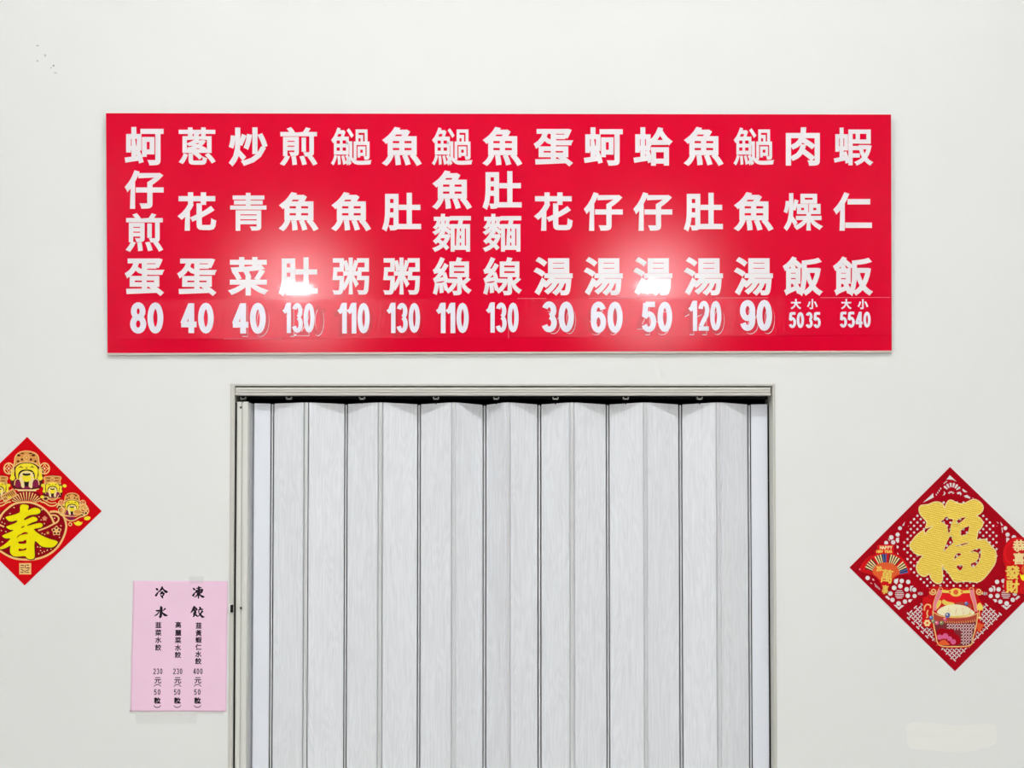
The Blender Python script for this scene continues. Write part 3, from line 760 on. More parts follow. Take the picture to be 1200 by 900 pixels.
# bearded men: outline units are those of the largest head (18.75 per px)
def figure(cx, cy, s, hat='dome', rings=True, flip=False):
    def U(pts):
        r = []
        for p in pts:
            x = (p[0]-590)/18.75*s; y = (p[1]-800)/18.75*s
            r.append((cx + (-x if flip else x), cy + y) + tuple(q/18.75*s for q in p[2:]))
        return r
    def E(x, y, rx, ry, n=14): return U(circ(x, y, rx, n, ry))
    body = U(sm([(240, 760), (330, 640), (350, 470), (430, 380), (590, 345), (760, 380), (850, 470), (870, 640), (960, 760), (950, 1000), (900, 1160), (760, 1210), (590, 1220), (420, 1210), (290, 1160), (230, 1000)], 3))
    f = flat('bearded_man', [[body]], WALL, L(0), 0.00012, M_maroon, lp)
    for x in (282, 890):
        flat('ear', [[U(sm([(x-40, 760), (x, 735), (x+40, 760), (x+35, 880), (x+55, 950), (x, 1000), (x-60, 950), (x-35, 880)], 3))]], WALL, L(1), 0.0002, M_face, f)
    flat('collar', [[E(395, 1075, 80, 78)], [E(790, 1070, 80, 78)], [E(590, 1165, 110, 40)]], WALL, L(1), 0.00015, M_plum, f)
    flat('collar_trim', ribbon(U(sm([(325, 1100), (340, 1000), (400, 960), (460, 990)], 4, False)), False, 1.1*s) + ribbon(U(sm([(865, 1090), (850, 1000), (790, 960), (725, 990)], 4, False)), False, 1.1*s)
         + ribbon(U([(330, 1190), (480, 1205), (590, 1205), (720, 1205), (860, 1180)]), False, 1.3*s), WALL, L(2), 0.00015, M_foil, f)
    fc = flat('face', [[U(sm([(352, 720), (450, 640), (590, 618), (730, 640), (828, 720), (832, 850), (812, 945), (740, 985), (590, 1010), (440, 985), (368, 945), (352, 850)], 3))]], WALL, L(1), 0.0003, M_face, f)
    flat('beard', [[U(sm([(430, 960), (500, 940), (530, 1010), (540, 1150), (480, 1140), (460, 1050)], 3))], [U(sm([(750, 960), (690, 940), (650, 1010), (640, 1130), (710, 1160), (722, 1050)], 3))], [E(470, 870, 40, 60)], [E(708, 870, 40, 60)]], WALL, L(3), 0.00025, M_pale, f)
    flat('moustache', ribbon(U(sm([(412, 960, 10), (425, 860, 30), (480, 790, 34), (590, 768, 26), (700, 790, 34), (752, 860, 30), (768, 960, 10)], 4, False)))
         + [[E(590, 858, 88, 34)], [E(585, 1065, 42, 58)]], WALL, L(4), 0.00012, M_black, f)
    flat('teeth', [[U(sm([(505, 812), (590, 795), (680, 812), (660, 838), (590, 846), (525, 838)], 3))]], WALL, L(5), 0.0001, M_pale, f)
    flat('chin', [[U(sm([(520, 930), (590, 890), (665, 930), (690, 970), (640, 1020), (545, 1020), (500, 970)], 3))]], WALL, L(4), 0.0002, M_face, f)
    flat('eye', ribbon(U([(425, 715, 6), (460, 690, 24), (515, 715, 6)])) + ribbon(U([(665, 710, 6), (715, 690, 24), (755, 720, 6)])) + [[E(590, 720, 22, 10)]], WALL, L(4), 0.0001, M_black, f)
    if hat == 'dome':
        hp = [(300, 700), (325, 600), (345, 470), (420, 390), (500, 360), (590, 350), (700, 365), (800, 410), (850, 480), (865, 590), (890, 690), (780, 625), (700, 600), (590, 590), (480, 600), (390, 635)]
        marks = [(420, 445, 38, 26), (740, 442, 40, 26), (500, 400, 40, 14), (680, 400, 40, 14), (405, 575, 30, 22), (490, 535, 26, 22), (688, 535, 26, 28), (785, 575, 26, 24)]
    else:
        hp = [(300, 700), (310, 560), (270, 480), (290, 420), (420, 395), (590, 385), (760, 395), (890, 420), (905, 480), (870, 560), (885, 690), (780, 640), (590, 610), (400, 640)]
        marks = [(430, 455, 90, 16), (740, 455, 90, 16), (590, 530, 30, 26), (440, 560, 70, 14), (740, 560, 70, 14)]
    ht = flat('hat', [[U(sm(hp, 3))]], WALL, L(3), 0.0004, M_orange, f)
    flat('hat_pattern', [[E(*q)] for q in marks], WALL, L(6), 0.00012, M_maroon, ht)
    flat('hat_trim', ribbon(U(sm(hp, 3)), True, 1.15*s) + ribbon(U(sm([(590 + 62*math.cos(a*math.pi/5), 495 + 62*math.sin(a*math.pi/5)) for a in range(10)], 2)), True, .8*s) + [[E(590, 495, 22, 24)]], WALL, L(6), 0.0002, M_foil, ht)
    if rings:
        for x in (200, 985):
            rg = flat('hat_ring', ribbon(E(x, 732, 105, 118, 22), True, 1.5*s) + ribbon(U(sm([(x, 640), (x+35, 700), (x+90, 732), (x+35, 764), (x, 824), (x-35, 764), (x-90, 732), (x-35, 700)], 3)), True, .9*s), WALL, L(2), 0.0003, M_foil, f)
            flat('ring_centre', [[E(x, 732, 20, 24)]], WALL, L(4), 0.0001, M_pale, rg)
    return f
figure(31.4, 552.7, 1.0)
figure(61.8, 571.2, 0.60, hat='flat', rings=False)
figure(2*MIR-61.8, 571.2, 0.60, hat='flat', rings=False, flip=True)
figure(84.6, 592.2, 0.60)
figure(2*MIR-84.6, 592.2, 0.60, flip=True)
# pleated robe fan under the large head
rays = []
for i in range(13):
    a = math.radians(195 + i*12.5)
    c0, c1 = (31.4 + 5.2*math.cos(a)*1.9, 590 + 3.0*math.sin(a)), (31.4 + 17.5*math.cos(a), 590 + 13.6*math.sin(a))
    rays += ribbon([(c0[0], c0[1], .5), (c1[0], c1[1], 1.5)])
fan_bg = sm([(13, 586), (18, 578), (25, 574.5), (38, 574.5), (46, 578), (50.5, 586), (45, 588), (31.5, 586.6), (18, 589)], 3)
pf = flat('pleated_robe', [[fan_bg]], WALL, L(2), 0.00015, M_pdark, lp)
flat('pleat', rays, WALL, L(4), 0.00015, M_foil, pf)
flat('robe_band', [[[(21, 574), (31, 573.6), (43, 574), (42.6, 575.8), (31, 575.4), (21.4, 575.8)]]], WALL, L(5), 0.00015, M_pale, pf)
# bamboo slips held on the left, scrolls, ingots and coins on the right
for fl in (False,):
    q = [(1.4, 581.4), (15.6, 573), (20.4, 580), (6.2, 588.6)]
    if fl:
        q = mir(q)
        q = [(x+0.5, y+1) for x, y in q]
    sl = flat('slip_book', [[q]], WALL, L(7), 0.0003, M_orange, lp)
    G = []
    for i in range(7):
        t = (i+.7)/7.6
        a = (q[0][0]+(q[1][0]-q[0][0])*t, q[0][1]+(q[1][1]-q[0][1])*t); b = (q[3][0]+(q[2][0]-q[3][0])*t, q[3][1]+(q[2][1]-q[3][1])*t)
        G += ribbon([(a[0]*.82+b[0]*.18, a[1]*.82+b[1]*.18), (a[0]*.25+b[0]*.75, a[1]*.25+b[1]*.75)], False, .75)
    flat('slip_mark', G, WALL, L(9)+.0001, 0.0001, M_maroon, sl)
    flat('slip_edge', ribbon(q, True, .9), WALL, L(9)+.0001, 0.0002, M_foil, sl)
def both(name, groups, n, th, m):
    flat(name, groups, WALL, L(n), th, m, lp)
    flat(name, [[mir(c) for c in g] for g in groups], WALL, L(n), th, m, lp)
both('robe_swirl', ribbon(sm([(48, 588), (53, 589.4), (58, 592.6), (64, 592.8), (68, 590)], 4, False), False, 1.5) + ribbon(sm([(50, 585), (54, 587), (60, 589.6), (66, 589)], 4, False), False, 1.0)
     + ribbon(sm([(67, 595), (70, 591), (74, 596), (75, 603), (82, 605)], 4, False), False, 1.3) + ribbon(sm([(92, 593), (98, 591), (103, 595), (104, 600), (100, 604), (96, 601)], 4, False), False, 1.2)
     + ribbon(sm([(93, 597), (97, 595), (100, 598)], 4, False), False, 1.0) + ribbon(sm([(56, 582), (60, 586), (66, 585), (69, 580)], 4, False), False, 1.0), 8, 0.0002, M_foil)
both('robe_patch', [[sm([(72, 594), (78, 596), (76, 603), (71, 600)], 3)], [sm([(88, 598), (96, 599), (95, 604), (88, 604)], 3)], [sm([(93, 592), (101, 593), (102, 598), (95, 597)], 3)]], 7, 0.0002, M_orange)
both('robe_curl', ribbon(circ(98.5, 595.5, 4.4, 16), True, 1.1) + ribbon(circ(99.5, 596, 2.2, 12), True, .8) + ribbon(circ(72.5, 598, 3.4, 14), True, 1.0) + ribbon(circ(54, 584.5, 3.0, 14, 2.2), True, .9)
     + ribbon(sm([(76, 607), (82, 610.5), (88, 609.5), (94, 606), (100, 604.5)], 4, False), False, 1.3) + ribbon(sm([(86, 600.5), (91, 602.6), (97, 601.5)], 4, False), False, 1.0) + ribbon(sm([(69, 601), (73, 604.5), (78, 604.5)], 4, False), False, 1.0), 10, 0.0002, M_foil)
both('robe_shade', [[sm([(90, 600), (97, 599), (104, 600), (101, 605), (92, 606)], 3)], [sm([(50, 579), (56, 580), (58, 586), (52, 587)], 3)], [sm([(68, 594), (75, 593), (77, 599), (71, 602)], 3)]], 6, 0.0002, M_maroon)
both('robe_sash', [[sm([(79, 605.4), (86, 606.4), (90, 608), (83, 609.4), (79.5, 607.6)], 3)]], 8, 0.0002, M_plum)
both('ingot', [[sm([(86.5, 612), (88.8, 612.2), (92, 610.4), (95, 612), (97.2, 611.6), (95.4, 615), (92, 616.2), (88.6, 615)], 3)], [sm([(99, 607), (103, 605), (106.6, 606.6), (104, 609.6), (100, 609.4)], 3)]], 8, 0.0003, M_face)
both('coin', ribbon(circ(82.6, 614.4, 1.8, 12), True, 1.1) + ribbon(circ(101, 601.5, 1.9, 12), True, 1.0), 8, 0.0002, M_foil)
both('hand', [[circ(51, 569, 2.6, 10, 2.0)], [circ(76, 569.5, 2.4, 10, 2.0)], [circ(50, 582.5, 2.6, 10, 1.8)]], 8, 0.0002, M_face)

# ------------------------------------------------------------------ fortune papercut (right)
M_cut = noise_on(mat('papercut_red', (172, 0, 22), 0.8, 0.10), (1, 1, 1), 60, 3, 0.05)
M_badge = noise_on(mat('badge_red', (214, 4, 16), 0.6, 0.15), (1, 1, 1), 60, 3, 0.04)
M_gold = mat('embossed_gold', (246, 208, 60), 0.45, 0.4)
def emboss(m):
    N, L_, b = nodes(m)
    tc = N.new('ShaderNodeTexCoord'); mp = N.new('ShaderNodeMapping')
    mp.inputs['Rotation'].default_value = (0, math.radians(-14), 0)
    wv = N.new('ShaderNodeTexWave'); wv.bands_direction = 'Z'; wv.inputs['Scale'].default_value = 66; wv.inputs['Distortion'].default_value = 3.5
    wv.inputs['Detail Scale'].default_value = 2.5; wv.inputs['Detail'].default_value = 3
    w2 = N.new('ShaderNodeTexWave'); w2.bands_direction = 'X'; w2.inputs['Scale'].default_value = 90; w2.inputs['Distortion'].default_value = 4
    L_.new(tc.outputs['Object'], mp.inputs[0]); L_.new(mp.outputs[0], wv.inputs['Vector']); L_.new(mp.outputs[0], w2.inputs['Vector'])
    ml = N.new('ShaderNodeMath'); ml.operation = 'MULTIPLY_ADD'; ml.inputs[1].default_value = .5
    L_.new(w2.outputs['Fac'], ml.inputs[0]); L_.new(wv.outputs['Fac'], ml.inputs[2])
    cr = N.new('ShaderNodeValToRGB')
    cr.color_ramp.elements[0].position = .1; cr.color_ramp.elements[0].color = lin((226, 172, 40))
    cr.color_ramp.elements[1].position = .95; cr.color_ramp.elements[1].color = lin((255, 226, 92))
    L_.new(ml.outputs[0], cr.inputs[0]); L_.new(cr.outputs[0], b.inputs['Base Color'])
    bp = N.new('ShaderNodeBump'); bp.inputs['Strength'].default_value = .5; bp.inputs['Distance'].default_value = .0008
    L_.new(ml.outputs[0], bp.inputs['Height']); L_.new(bp.outputs[0], b.inputs['Normal'])
emboss(M_gold)
AX = 1116.3
def mr_(pts): return [(2*AX - p[0],) + tuple(p[1:]) for p in pts]
rp = empty('fortune_papercut', WALL.at(1119, 786.5))
tag(rp, 'dark red openwork diamond papercut with a gold character and a rice basket badge', 'decoration')
holes = []
# dots
for j in range(-1, 16):
    for i in range(-9, 17):
        for ox, oy in ((0, 0), (3.86, 3.9)):
            x, y = 1075 + 7.72*i + ox, 604.5 - 15.6 + 7.8*j + oy
            if math.hypot(x-1114.6, y-640.5) < 55.5 and y > 587:
                holes.append(circ(x, y, 1.42, 8))
# basket weave openings in the lower corner
tri = [(1057, 720.5), (1081, 704), (1098, 714), (1135, 714), (1151, 704), (1176, 720.5), (1118.5, 778)]
def inside(p, poly):
    c = False; n = len(poly)
    for i in range(n):
        a, b = poly[i], poly[i-1]
        if (a[1] > p[1]) != (b[1] > p[1]) and p[0] < (b[0]-a[0])*(p[1]-a[1])/(b[1]-a[1]) + a[0]: c = not c
    return c
st_ = 3.8
for i in range(-16, 17):
    for j in range(-16, 17):
        x = 1118.3 + (i - j)*st_*.7071; y = 741 + (i + j)*st_*.7071
        k = (i + j*2) % 4
        if k in (1, 3) and False: continue
        d = math.radians(45 if (i + j) % 2 == 0 else -45)
        r_ = rect(x, y, 4.6, 1.6, d)
        if all(inside(p, tri) for p in r_): holes.append(r_)
# side corner lattice flowers (left, mirrored on the right)
def Zc(x, y): return (990 + x/9.0, 620 + y/9.0)
side = []
for x, y, r in ((520, 620, 26), (585, 602, 25), (652, 636, 25), (600, 547, 24), (668, 557, 24), (732, 640, 24), (664, 703, 25), (735, 706, 23), (480, 680, 25), (503, 747, 24), (567, 785, 26), (634, 765, 24), (490, 88, 25), (557, 58, 23), (510, 140, 24), (436, 146, 22), (241, 516, 24)):
    side.append(circ(*Zc(x, y), r/9.0, 12))
for q in ([(520, 530), (565, 520), (560, 560), (545, 585), (515, 560)], [(690, 600), (728, 598), (705, 618), (700, 668), (684, 640)], [(672, 740), (715, 740), (690, 775), (668, 765)], [(425, 712), (445, 700), (480, 735), (465, 748), (430, 722)], [(515, 800), (540, 800), (567, 826), (598, 800), (625, 808), (570, 852)],
          [(540, 95), (572, 88), (572, 140), (552, 145), (535, 120)], [(545, 170), (568, 180), (566, 200), (548, 205)], [(455, 105), (462, 100), (478, 122), (472, 128)], [(552, 245), (568, 262), (562, 270), (553, 265)], [(285, 520), (305, 530), (312, 545), (295, 540)], [(268, 562), (288, 572), (284, 580), (270, 572)]):
    side.append([Zc(*p) for p in q])
for i in range(5):        # slotted flower heart
    yy = 650 + i*19
    hw = math.sqrt(max(0, 52**2 - (yy-688)**2))
    side.append([Zc(575-hw+4, yy-5), Zc(575+hw-4, yy-5), Zc(575+hw-4, yy+5), Zc(575-hw+4, yy+5)])
for i in range(4):        # slotted leaf and bud
    side.append([Zc(312+16*i, 572+16*i), Zc(318+16*i, 570+16*i), Zc(330+14*i, 612+10*i), Zc(324+14*i, 614+10*i)])
    side.append([Zc(772+14*i, 684-abs(i-1.5)*-4-22), Zc(780+14*i, 684+abs(i-1.5)*4-22), Zc(780+14*i, 700-abs(i-1.5)*5), Zc(772+14*i, 700-abs(i-1.5)*5)])
side.append([(1054.6 + 2.4*math.cos(a), 619 + 2.4*math.sin(a)) for a in [2*math.pi*i/10 for i in range(10)]])
side.append([(1057, 616), (1060.6, 611), (1059.4, 616)])
side.append([(1064, 616.5), (1065, 616), (1064.8, 617.2)])
for s in side:
    holes.append(s); holes.append(mr_(s))
for s in ([(1168, 611), (1170, 612.6), (1170.4, 613.6), (1168.6, 613)],) + tuple([(1173.5+1.9*i, 618.6+1.5*i), (1174.5+1.9*i, 618+1.5*i), (1175.2+1.9*i, 624.0+1.0*i), (1174.2+1.9*i, 624.4+1.0*i)] for i in range(4)):
    holes.append(list(s))
# top corner: peony
def Zt(x, y): return (1060 + x/10.0, 540 + y/10.0)
for q in ([(530, 168), (612, 246), (565, 224), (520, 218), (488, 222)], [(335, 378), (340, 430), (280, 460), (212, 492)], [(680, 325), (736, 366), (702, 370), (676, 348)], [(692, 412), (730, 398), (772, 428), (766, 445), (712, 430)], [(790, 430), (812, 440), (800, 450)],
          [(455, 262), (490, 236), (505, 240), (470, 262), (462, 276)], [(610, 372), (650, 360), (670, 385), (655, 412), (648, 390), (618, 392)], [(458, 352), (482, 378), (470, 398), (446, 410), (462, 385)]):
    holes.append([Zt(*p) for p in q])
for i in range(7):
    a = math.radians(200 + i*21); c0 = (552, 375)
    r0, r1 = 66, 112
    ca, sa = math.cos(a), math.sin(a)
    holes.append([Zt(c0[0]+r0*ca-8*sa, c0[1]+r0*sa+8*ca), Zt(c0[0]+r1*ca-14*sa, c0[1]+r1*sa+14*ca), Zt(c0[0]+(r1+9)*ca, c0[1]+(r1+9)*sa), Zt(c0[0]+r1*ca+14*sa, c0[1]+r1*sa-14*ca), Zt(c0[0]+r0*ca+8*sa, c0[1]+r0*sa-8*ca)])
for i in range(5):
    a = math.radians(216 + i*27); c0 = (545, 398); ca, sa = math.cos(a), math.sin(a)
    holes.append([Zt(c0[0]+20*ca-3*sa, c0[1]+20*sa+3*ca), Zt(c0[0]+42*ca-8*sa, c0[1]+42*sa+8*ca), Zt(c0[0]+42*ca+8*sa, c0[1]+42*sa-8*ca), Zt(c0[0]+20*ca+3*sa, c0[1]+20*sa-3*ca)])
for i in range(4):
    x, y = 362 + i*17, 392 - i*24
    holes.append([Zt(x, y), Zt(x+10, y-8), Zt(x+20, y+8), Zt(x+8, y+18)])
def crosses(a, b):
    ax0, ax1, ay0, ay1 = min(p[0] for p in a)-.3, max(p[0] for p in a)+.3, min(p[1] for p in a)-.3, max(p[1] for p in a)+.3
    if ax1 < min(p[0] for p in b) or ax0 > max(p[0] for p in b) or ay1 < min(p[1] for p in b) or ay0 > max(p[1] for p in b): return False
    if any(inside(p, b) for p in a) or any(inside(p, a) for p in b): return True
    def cr(o, p, q): return (p[0]-o[0])*(q[1]-o[1]) - (p[1]-o[1])*(q[0]-o[0])
    for i in range(len(a)):
        for j in range(len(b)):
            p, q, r, t = a[i-1], a[i], b[j-1], b[j]
            if cr(p, q, r)*cr(p, q, t) < 0 and cr(r, t, p)*cr(r, t, q) < 0: return True
    return False
kept = []
for hh in holes:
    if not any(crosses(hh, k) for k in kept): kept.append(hh)
holes = kept
flat('papercut_sheet', [[[(1113.2, 547.2), (1237.5, 667), (1119, 786.6), (995.4, 665)]] + holes], WALL, 0.0003, 0.0005, M_cut, rp)
K1 = 0.0009
def Kl(n): return K1 + 0.0002*n
# gold character for fortune on a cream backing
fu = [Zt(x, y) for x, y in [(165,560),(190,522),(270,515),(330,488),(390,483),(440,505),(466,552),(480,512),(510,468),(550,462),(600,490),(660,505),(720,490),(780,458),(830,455),(880,485),(915,530),(912,580),(880,620),(838,646),(872,665),(905,700),(915,740),(890,790),(855,830),(848,880),(843,926),(930,920),(970,950),(1010,1000),(1060,1055),(1068,1120),(1060,1190),(1020,1260),(960,1340),(900,1400),(840,1425),(760,1415),(680,1415),(600,1425),(560,1395),(520,1330),(460,1265),(434,1212),(440,1300),(441,1390),(420,1432),(380,1440),(330,1410),(300,1370),(290,1325),(250,1350),(210,1355),(160,1320),(135,1270),(140,1220),(180,1150),(212,1110),(150,1105),(90,1060),(55,1000),(70,960),(120,890),(190,830),(225,815),(236,860),(270,818),(326,762),(250,790),(242,775),(257,722),(215,670),(175,620)]]
fh = [[Zt(*p) for p in q] for q in (
    [(415,715),(450,690),(485,650),(520,680),(570,685),(548,730),(535,790),(528,838),(506,845),(498,790),(470,740)],
    [(598,720),(620,690),(660,670),(718,660),(690,690),(650,725),(612,735)],
    [(650,822),(690,790),(752,762),(750,800),(735,850),(700,870),(665,882),(650,855)],
    [(538,870),(555,920),(568,960),(520,1000),(470,1052),(452,1056),(475,990),(500,930)],
    [(590,993),(640,983),(690,964),(762,960),(720,978),(670,994),(612,1000)],
    [(573,1175),(580,1120),(610,1085),(650,1080),(658,1105),(620,1125),(590,1150)],
    [(755,1080),(800,1045),(850,1030),(885,1030),(890,1100),(880,1160),(840,1222),(800,1250),(770,1230),(775,1200),(820,1185),(855,1150),(862,1100),(840,1075),(800,1068)],
    [(598,1245),(625,1225),(665,1220),(680,1245),(660,1280),(640,1288)])]
bk = flat('gold_character', [[sm(fu, 2)] + [sm(q, 2) for q in fh]], WALL, Kl(1), 0.0022, M_gold, rp)
rim = ribbon(sm(fu, 2), True, 1.1)
for q in fh: rim += ribbon(sm(q, 2), True, .6)
flat('character_rim', rim, WALL, Kl(1)+.0018, 0.0006, M_pale, bk)

# fan badge on the left corner
M_bred = mat('scarlet_print', (232, 16, 28), 0.6, 0.15)
M_borange = mat('orange_print', (236, 92, 32), 0.5, 0.3)
M_bdark = mat('dark_print', (52, 26, 30), 0.5, 0.3)
M_byel = mat('lettering_yellow', (250, 214, 90), 0.5, 0.3)
M_blue = mat('blue_print', (72, 100, 176), 0.5, 0.3)
M_sage = mat('sage_print', (128, 132, 96), 0.5, 0.3)
M_rose = mat('rose_print', (226, 96, 146), 0.5, 0.3)
M_basket = mat('basket_weave_print', (128, 30, 38), 0.6, 0.3)
M_weave = mat('weave_print', (240, 214, 216), 0.6, 0.2)
M_rice = mat('rice_print', (252, 240, 196), 0.6, 0.2)
M_brick = mat('basket_print', (190, 62, 44), 0.6, 0.3)
FC = Zc(430, 500)
fb = flat('fan_badge', [[[Zc(*p) for p in sm([(150, 425), (185, 360), (250, 290), (320, 262), (305, 235), (340, 225), (335, 185), (360, 165), (505, 165), (515, 195), (520, 250), (560, 270), (620, 320), (670, 400), (690, 460), (640, 480), (560, 492), (510, 540), (470, 600), (440, 680), (415, 695), (385, 670), (385, 600), (350, 540), (300, 490), (230, 470), (165, 450)], 3)]]], WALL, Kl(3), 0.0012, M_badge, rp)
FZ = Kl(3) + .0012
bl1, bl2, bl3 = [], [], []
for i in range(44):
    a0 = math.radians(197 + i*(157/44.0)); a1 = a0 + math.radians(157/44.0)*.98
    r0, r1 = 146/9.0, 238/9.0
    q = [[(FC[0]+r0*math.cos(a0), FC[1]+r0*.98*math.sin(a0)), (FC[0]+r1*math.cos(a0), FC[1]+r1*math.sin(a0)), (FC[0]+r1*math.cos(a1), FC[1]+r1*math.sin(a1)), (FC[0]+r0*math.cos(a1), FC[1]+r0*.98*math.sin(a1))]]
    if i % 11 in (0, 10): continue
    (bl2 if i % 2 else (bl3 if i in (18, 20, 22, 40, 42) else bl1)).append(q)
flat('fan_stripe', bl1, WALL, FZ, .0001, M_pale, fb)
flat('fan_stripe', bl2, WALL, FZ, .0001, M_bdark, fb)
flat('fan_stripe', bl3, WALL, FZ, .0001, M_blue, fb)
flat('fan_rim', ribbon([(FC[0] + (r1+.6)*math.cos(math.radians(194+i*4.08)), FC[1] + (r1+.6)*math.sin(math.radians(194+i*4.08))) for i in range(41)], False, 1.0), WALL, FZ, .0003, M_bred, fb)
flat('fan_heart', [[[Zc(*p) for p in sm([(288, 440), (310, 400), (360, 362), (430, 352), (500, 366), (550, 405), (578, 470), (540, 490), (500, 520), (440, 520), (380, 540), (330, 500), (300, 480)], 3)]]], WALL, FZ, .0002, M_borange, fb)
flat('banner', [[[Zc(*p) for p in [(345, 172), (508, 170), (516, 246), (330, 252), (338, 210)]]]], WALL, FZ, .0002, M_bred, fb)
def line(text, cx, cy, wd, sx, sy, bold, m, par, off, rot=0.0):
    n = len(text)
    for i, c in enumerate(text):
        if c == ' ': continue
        lettering('character', [(c, cx + wd*(i-(n-1)/2.0), cy, sx, sy, bold, rot)], WALL, off, m, par, thick=.0002)
x, y = Zc(432, 196); line('HAPPY', x, y, 2.9, 4.4, 5.2, .30, M_pale, fb, FZ+.0002)
x, y = Zc(414, 238); line('NEW YEAR', x, y, 2.3, 3.2, 4.0, .26, M_byel, fb, FZ+.0002)
x, y = Zc(357, 418); line('20', x, y, 3.1, 6.0, 7.4, .35, M_byel, fb, FZ+.0002)
x, y = Zc(440, 498); lettering('character', [('萬', x, y, 15.0, 17.0, .25, .15)], WALL, FZ+.0002, M_byel, fb, thick=.0008)
x, y = Zc(422, 638); lettering('character', [('事', x, y, 7.6, 11.0, .22, .12)], WALL, FZ+.0002, M_byel, fb, thick=.0008)
flat('fan_rivet', [[circ(*Zc(155, 425), 1.1, 10)]], WALL, FZ, .0005, M_pinkp, fb)

# rice basket badge
def Zb(x, y, *r): return (1070 + x/8.18, 680 + y/8.18) + tuple(q/8.18 for q in r)
def B(pts, n=3): return [Zb(*p) for p in sm(pts, n)]
bb = flat('basket_badge', [[B([(150, 110), (170, 65), (240, 55), (330, 75), (400, 68), (480, 75), (560, 62), (645, 85), (655, 130), (620, 160), (640, 190), (668, 250), (650, 330), (640, 385), (680, 425), (650, 480), (610, 490), (570, 590), (540, 640), (400, 652), (250, 640), (205, 560), (180, 460), (100, 450), (85, 400), (90, 250), (90, 170), (140, 150)])]], WALL, Kl(3), 0.0012, M_badge, rp)
BZ = Kl(3) + .0012
flat('basket_body', [[B([(180, 310), (260, 345), (400, 360), (530, 350), (620, 310), (600, 430), (570, 540), (545, 620), (400, 635), (250, 622), (215, 520), (192, 420)])]], WALL, BZ, .0006, M_basket, bb)
BB = BZ + .0006
flat('basket_rim', [[B([(185, 310), (260, 342), (400, 356), (530, 346), (618, 312), (608, 385), (530, 405), (400, 412), (270, 400), (192, 370)])]], WALL, BB, .0003, M_brick, bb)
flat('basket_outline', ribbon([Zb(*p) for p in sm([(186, 290), (190, 400), (212, 520), (248, 622), (400, 636), (545, 622), (572, 540), (602, 430), (614, 320)], 4, False)], False, 1.3) + ribbon([Zb(*p) for p in sm([(182, 300), (260, 342), (400, 358), (530, 348), (622, 312)], 4, False)], False, 1.0), WALL, BB+.0003, .0003, M_foil, bb)
wv_ = []
for i in range(10):
    for j in range(7):
        x, y = 330 + i*27, 425 + j*29
        if x > 585 - (y-420)*.25 or (x < 455 and y > 470): continue
        wv_.append([[Zb(*p) for p in rect(x, y, 20, 8, -.7 if (i+j) % 3 == 0 else .0)]])
        wv_.append([[Zb(*p) for p in rect(x+13, y+14, 7, 18)]])
flat('weave', wv_, WALL, BB, .0003, M_weave, bb)
flat('rim_stitch', sum([ribbon([Zb(x, 372 + 22*math.sin((x-200)/400*3.14), 3), Zb(x+8, 400 + 14*math.sin((x-200)/400*3.14), 5)]) for x in range(300, 600, 22)], []), WALL, BB+.0003, .0001, M_foil, bb)
flat('rice', [[B([(225, 310), (260, 265), (330, 238), (410, 232), (500, 248), (560, 285), (585, 318), (520, 345), (400, 352), (290, 342)])]], WALL, BB+.0003, .0006, M_rice, bb)
flat('rice_grain', [[[Zb(*p) for p in rect(280 + (i*67 % 270), 262 + (i*37 % 70), 9, 3, i)]] for i in range(34)], WALL, BB+.0009, .0001, M_orange, bb)
flat('rice_edge', ribbon([Zb(*p) for p in sm([(300, 345), (400, 348), (500, 338), (555, 318)], 4, False)], False, 1.2), WALL, BB+.0009, .0001, M_byel, bb)
for hp_ in ([(205, 290, 30), (208, 220, 34), (235, 150, 42), (258, 90, 40)], [(600, 300, 26), (585, 220, 34), (562, 140, 42), (555, 90, 40)]):
    flat('handle', ribbon([Zb(*p) for p in sm(hp_, 4, False)]), WALL, BB+.0002, .0004, M_pinkp, bb)
flat('handle_edge', ribbon([Zb(*p) for p in sm([(188, 290), (192, 220), (215, 145), (240, 85), (255, 72), (275, 80), (278, 100), (255, 160), (222, 230), (220, 280)], 4, False)], False, .6) + ribbon([Zb(*p) for p in sm([(612, 300), (602, 220), (582, 135), (575, 85), (555, 72), (535, 85), (545, 140), (570, 220), (588, 300)], 4, False)], False, .6), WALL, BB+.0006, .0002, M_foil, bb)
flat('handle_bar', [[B([(275, 92), (340, 98), (370, 82), (405, 76), (440, 82), (470, 98), (535, 96), (535, 122), (470, 125), (440, 148), (405, 156), (370, 148), (340, 124), (278, 118)])]], WALL, BB+.0004, .0005, M_byel, bb)
flat('handle_jewel', [[circ(*Zb(404, 114), 3.0, 12)], [circ(*Zb(348, 112), 1.3, 8)], [circ(*Zb(462, 112), 1.3, 8)]], WALL, BB+.0009, .0003, M_borange, bb)
for cx, d in ((188, -1), (628, 1)):
    sp_ = [Zb(cx + d*(34-5*i/3.0)*math.cos(i*.55), 108 + (34-5*i/3.0)*math.sin(i*.55)) for i in range(18)]
    flat('scroll', ribbon(sp_, False, 1.5), WALL, BB+.0003, .0004, M_foil, bb)
flat('backing_panel', [[B([(285, 125), (520, 125), (545, 235), (480, 215), (290, 215), (262, 235)])]], WALL, BZ, .0002, M_bred, bb)
flat('food', [[B([(205, 260), (215, 210), (250, 190), (270, 205), (250, 250), (225, 275)])], [B([(275, 215), (285, 185), (330, 205), (380, 215), (390, 232), (310, 240)])]], WALL, BB, .0004, M_byel, bb)
flat('meat', [[B([(380, 232), (440, 208), (520, 215), (560, 240), (545, 262), (450, 245)])]], WALL, BB, .0004, M_brick, bb)
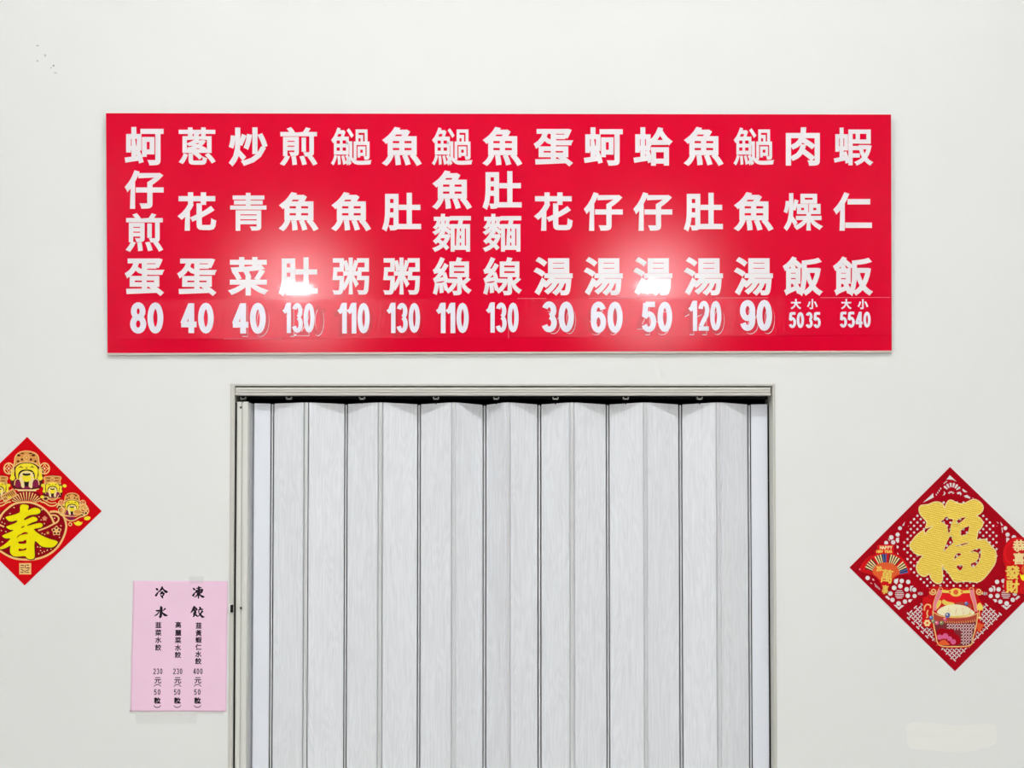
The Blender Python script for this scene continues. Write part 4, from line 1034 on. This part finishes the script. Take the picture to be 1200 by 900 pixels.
for mm, pts in ((M_blue, [(325, 335, 24), (168, 358, 20), (505, 222, 18)]), (M_rose, [(300, 372, 17), (222, 408, 20)]), (M_sage, [(188, 392, 20), (268, 408, 21)])):
    for (x, y, r) in pts:
        be = flat('berry', [[circ(*Zb(x, y), r/8.18, 12)]], WALL, BB+.0008, .0008, mm, bb)
        flat('berry_glint', [[circ(*Zb(x-5, y-5), r*.35/8.18, 8)]], WALL, BB+.0016, .0001, M_pale, be)
flat('peony', [[B([(215, 540), (225, 480), (270, 460), (320, 470), (370, 465), (400, 510), (440, 540), (445, 600), (380, 625), (260, 615), (225, 580)])]], WALL, BB, .0004, M_cut, bb)
flat('peony_petal', [[circ(*Zb(x, y), r/8.18, 12)] for x, y, r in ((250, 545, 26), (305, 535, 28), (345, 560, 24), (380, 590, 26), (275, 545, 18))], WALL, BB+.0004, .0003, M_rose, bb)
flat('peony_heart', [[B([(235, 612), (265, 578), (300, 572), (330, 600), (345, 618), (290, 622)])]], WALL, BB+.0007, .0003, M_borange, bb)
flat('gold_flower', [[circ(*Zb(132 + 22*math.cos(i*1.047), 410 + 22*math.sin(i*1.047)), 1.6, 8)] for i in range(6)], WALL, BZ, .0004, M_pale, bb)
flat('flower_eye', [[circ(*Zb(132, 410), 1.5, 8)]], WALL, BZ+.0004, .0002, M_borange, bb)
flat('tendril', ribbon([Zb(*p) for p in sm([(165, 265), (160, 240), (130, 232), (108, 255), (105, 290)], 4, False)], False, 1.5) + ribbon([Zb(*p) for p in sm([(140, 285), (130, 320), (138, 345), (125, 360)], 4, False)], False, 1.5), WALL, BZ, .0004, M_foil, bb)
flat('gold_bell', [[B([(605, 275), (612, 235), (635, 215), (655, 235), (668, 275), (640, 290)])]], WALL, BZ, .0005, M_byel, bb)
flat('bell_cord', ribbon([Zb(632, 290), Zb(630, 345)], False, .7) + [[[Zb(*p) for p in rect(628, 358, 36, 22, .1)]]], WALL, BZ, .0004, M_pale, bb)
flat('tassel', [[B([(610, 440), (625, 405), (650, 420), (680, 425), (655, 455), (645, 485), (620, 490)])]], WALL, BZ, .0005, M_borange, bb)
flat('swirl', ribbon([Zb(130 + (30-2*i)*math.cos(i*.6), 182 + (30-2*i)*math.sin(i*.6)) for i in range(14)], False, 1.0), WALL, BZ, .0003, M_bred, bb)

# greeting badge on the right corner
def Zg(x, y): return (1140 + x/7.5, 580 + y/7.5)
gb_ = flat('greeting_badge', [[[Zg(*p) for p in sm([(262, 520), (270, 460), (310, 400), (360, 375), (450, 375), (560, 400), (660, 470), (690, 560), (660, 700), (600, 820), (480, 865), (400, 868), (300, 855), (268, 820), (280, 720), (285, 640), (265, 580)], 3)]]], WALL, Kl(3), .0012, M_badge, rp)
GZ = Kl(3) + .0012
flat('badge_sheen', ribbon([Zg(*p) for p in sm([(325, 600), (285, 560), (278, 490), (310, 430), (370, 392)], 4, False)], False, 2.0), WALL, GZ, .0002, M_bred, gb_)
for ch, x, y, s, b in (('恭', 402, 447, 14.0, .55), ('喜', 402, 560, 14.0, .50), ('發', 346, 682, 16.5, .60), ('財', 346, 806, 15.5, .60)):
    px_, py_ = Zg(x, y)
    lettering('character', [(ch, px_, py_, s, s, b)], WALL, GZ, M_byel if y > 600 else M_pale, gb_, thick=.0009)
flat('ingot', [[[Zg(*p) for p in sm([(408, 690), (425, 705), (470, 690), (520, 705), (540, 690), (520, 745), (470, 758), (425, 745)], 3)]]], WALL, GZ, .0008, M_face, gb_)
flat('ingot_top', [[[Zg(*p) for p in circ(460, 655, 38, 14, 40)]]], WALL, GZ, .0006, M_borange, gb_)
flat('swirl', ribbon([Zg(440 + (38-2.6*i)*math.cos(i*.6), 835 + (38-2.6*i)*math.sin(i*.6)*.9) for i in range(13)], False, 1.0), WALL, GZ, .0003, M_bred, gb_)

for o in bpy.data.objects:
    if '_w' in o: del o['_w']
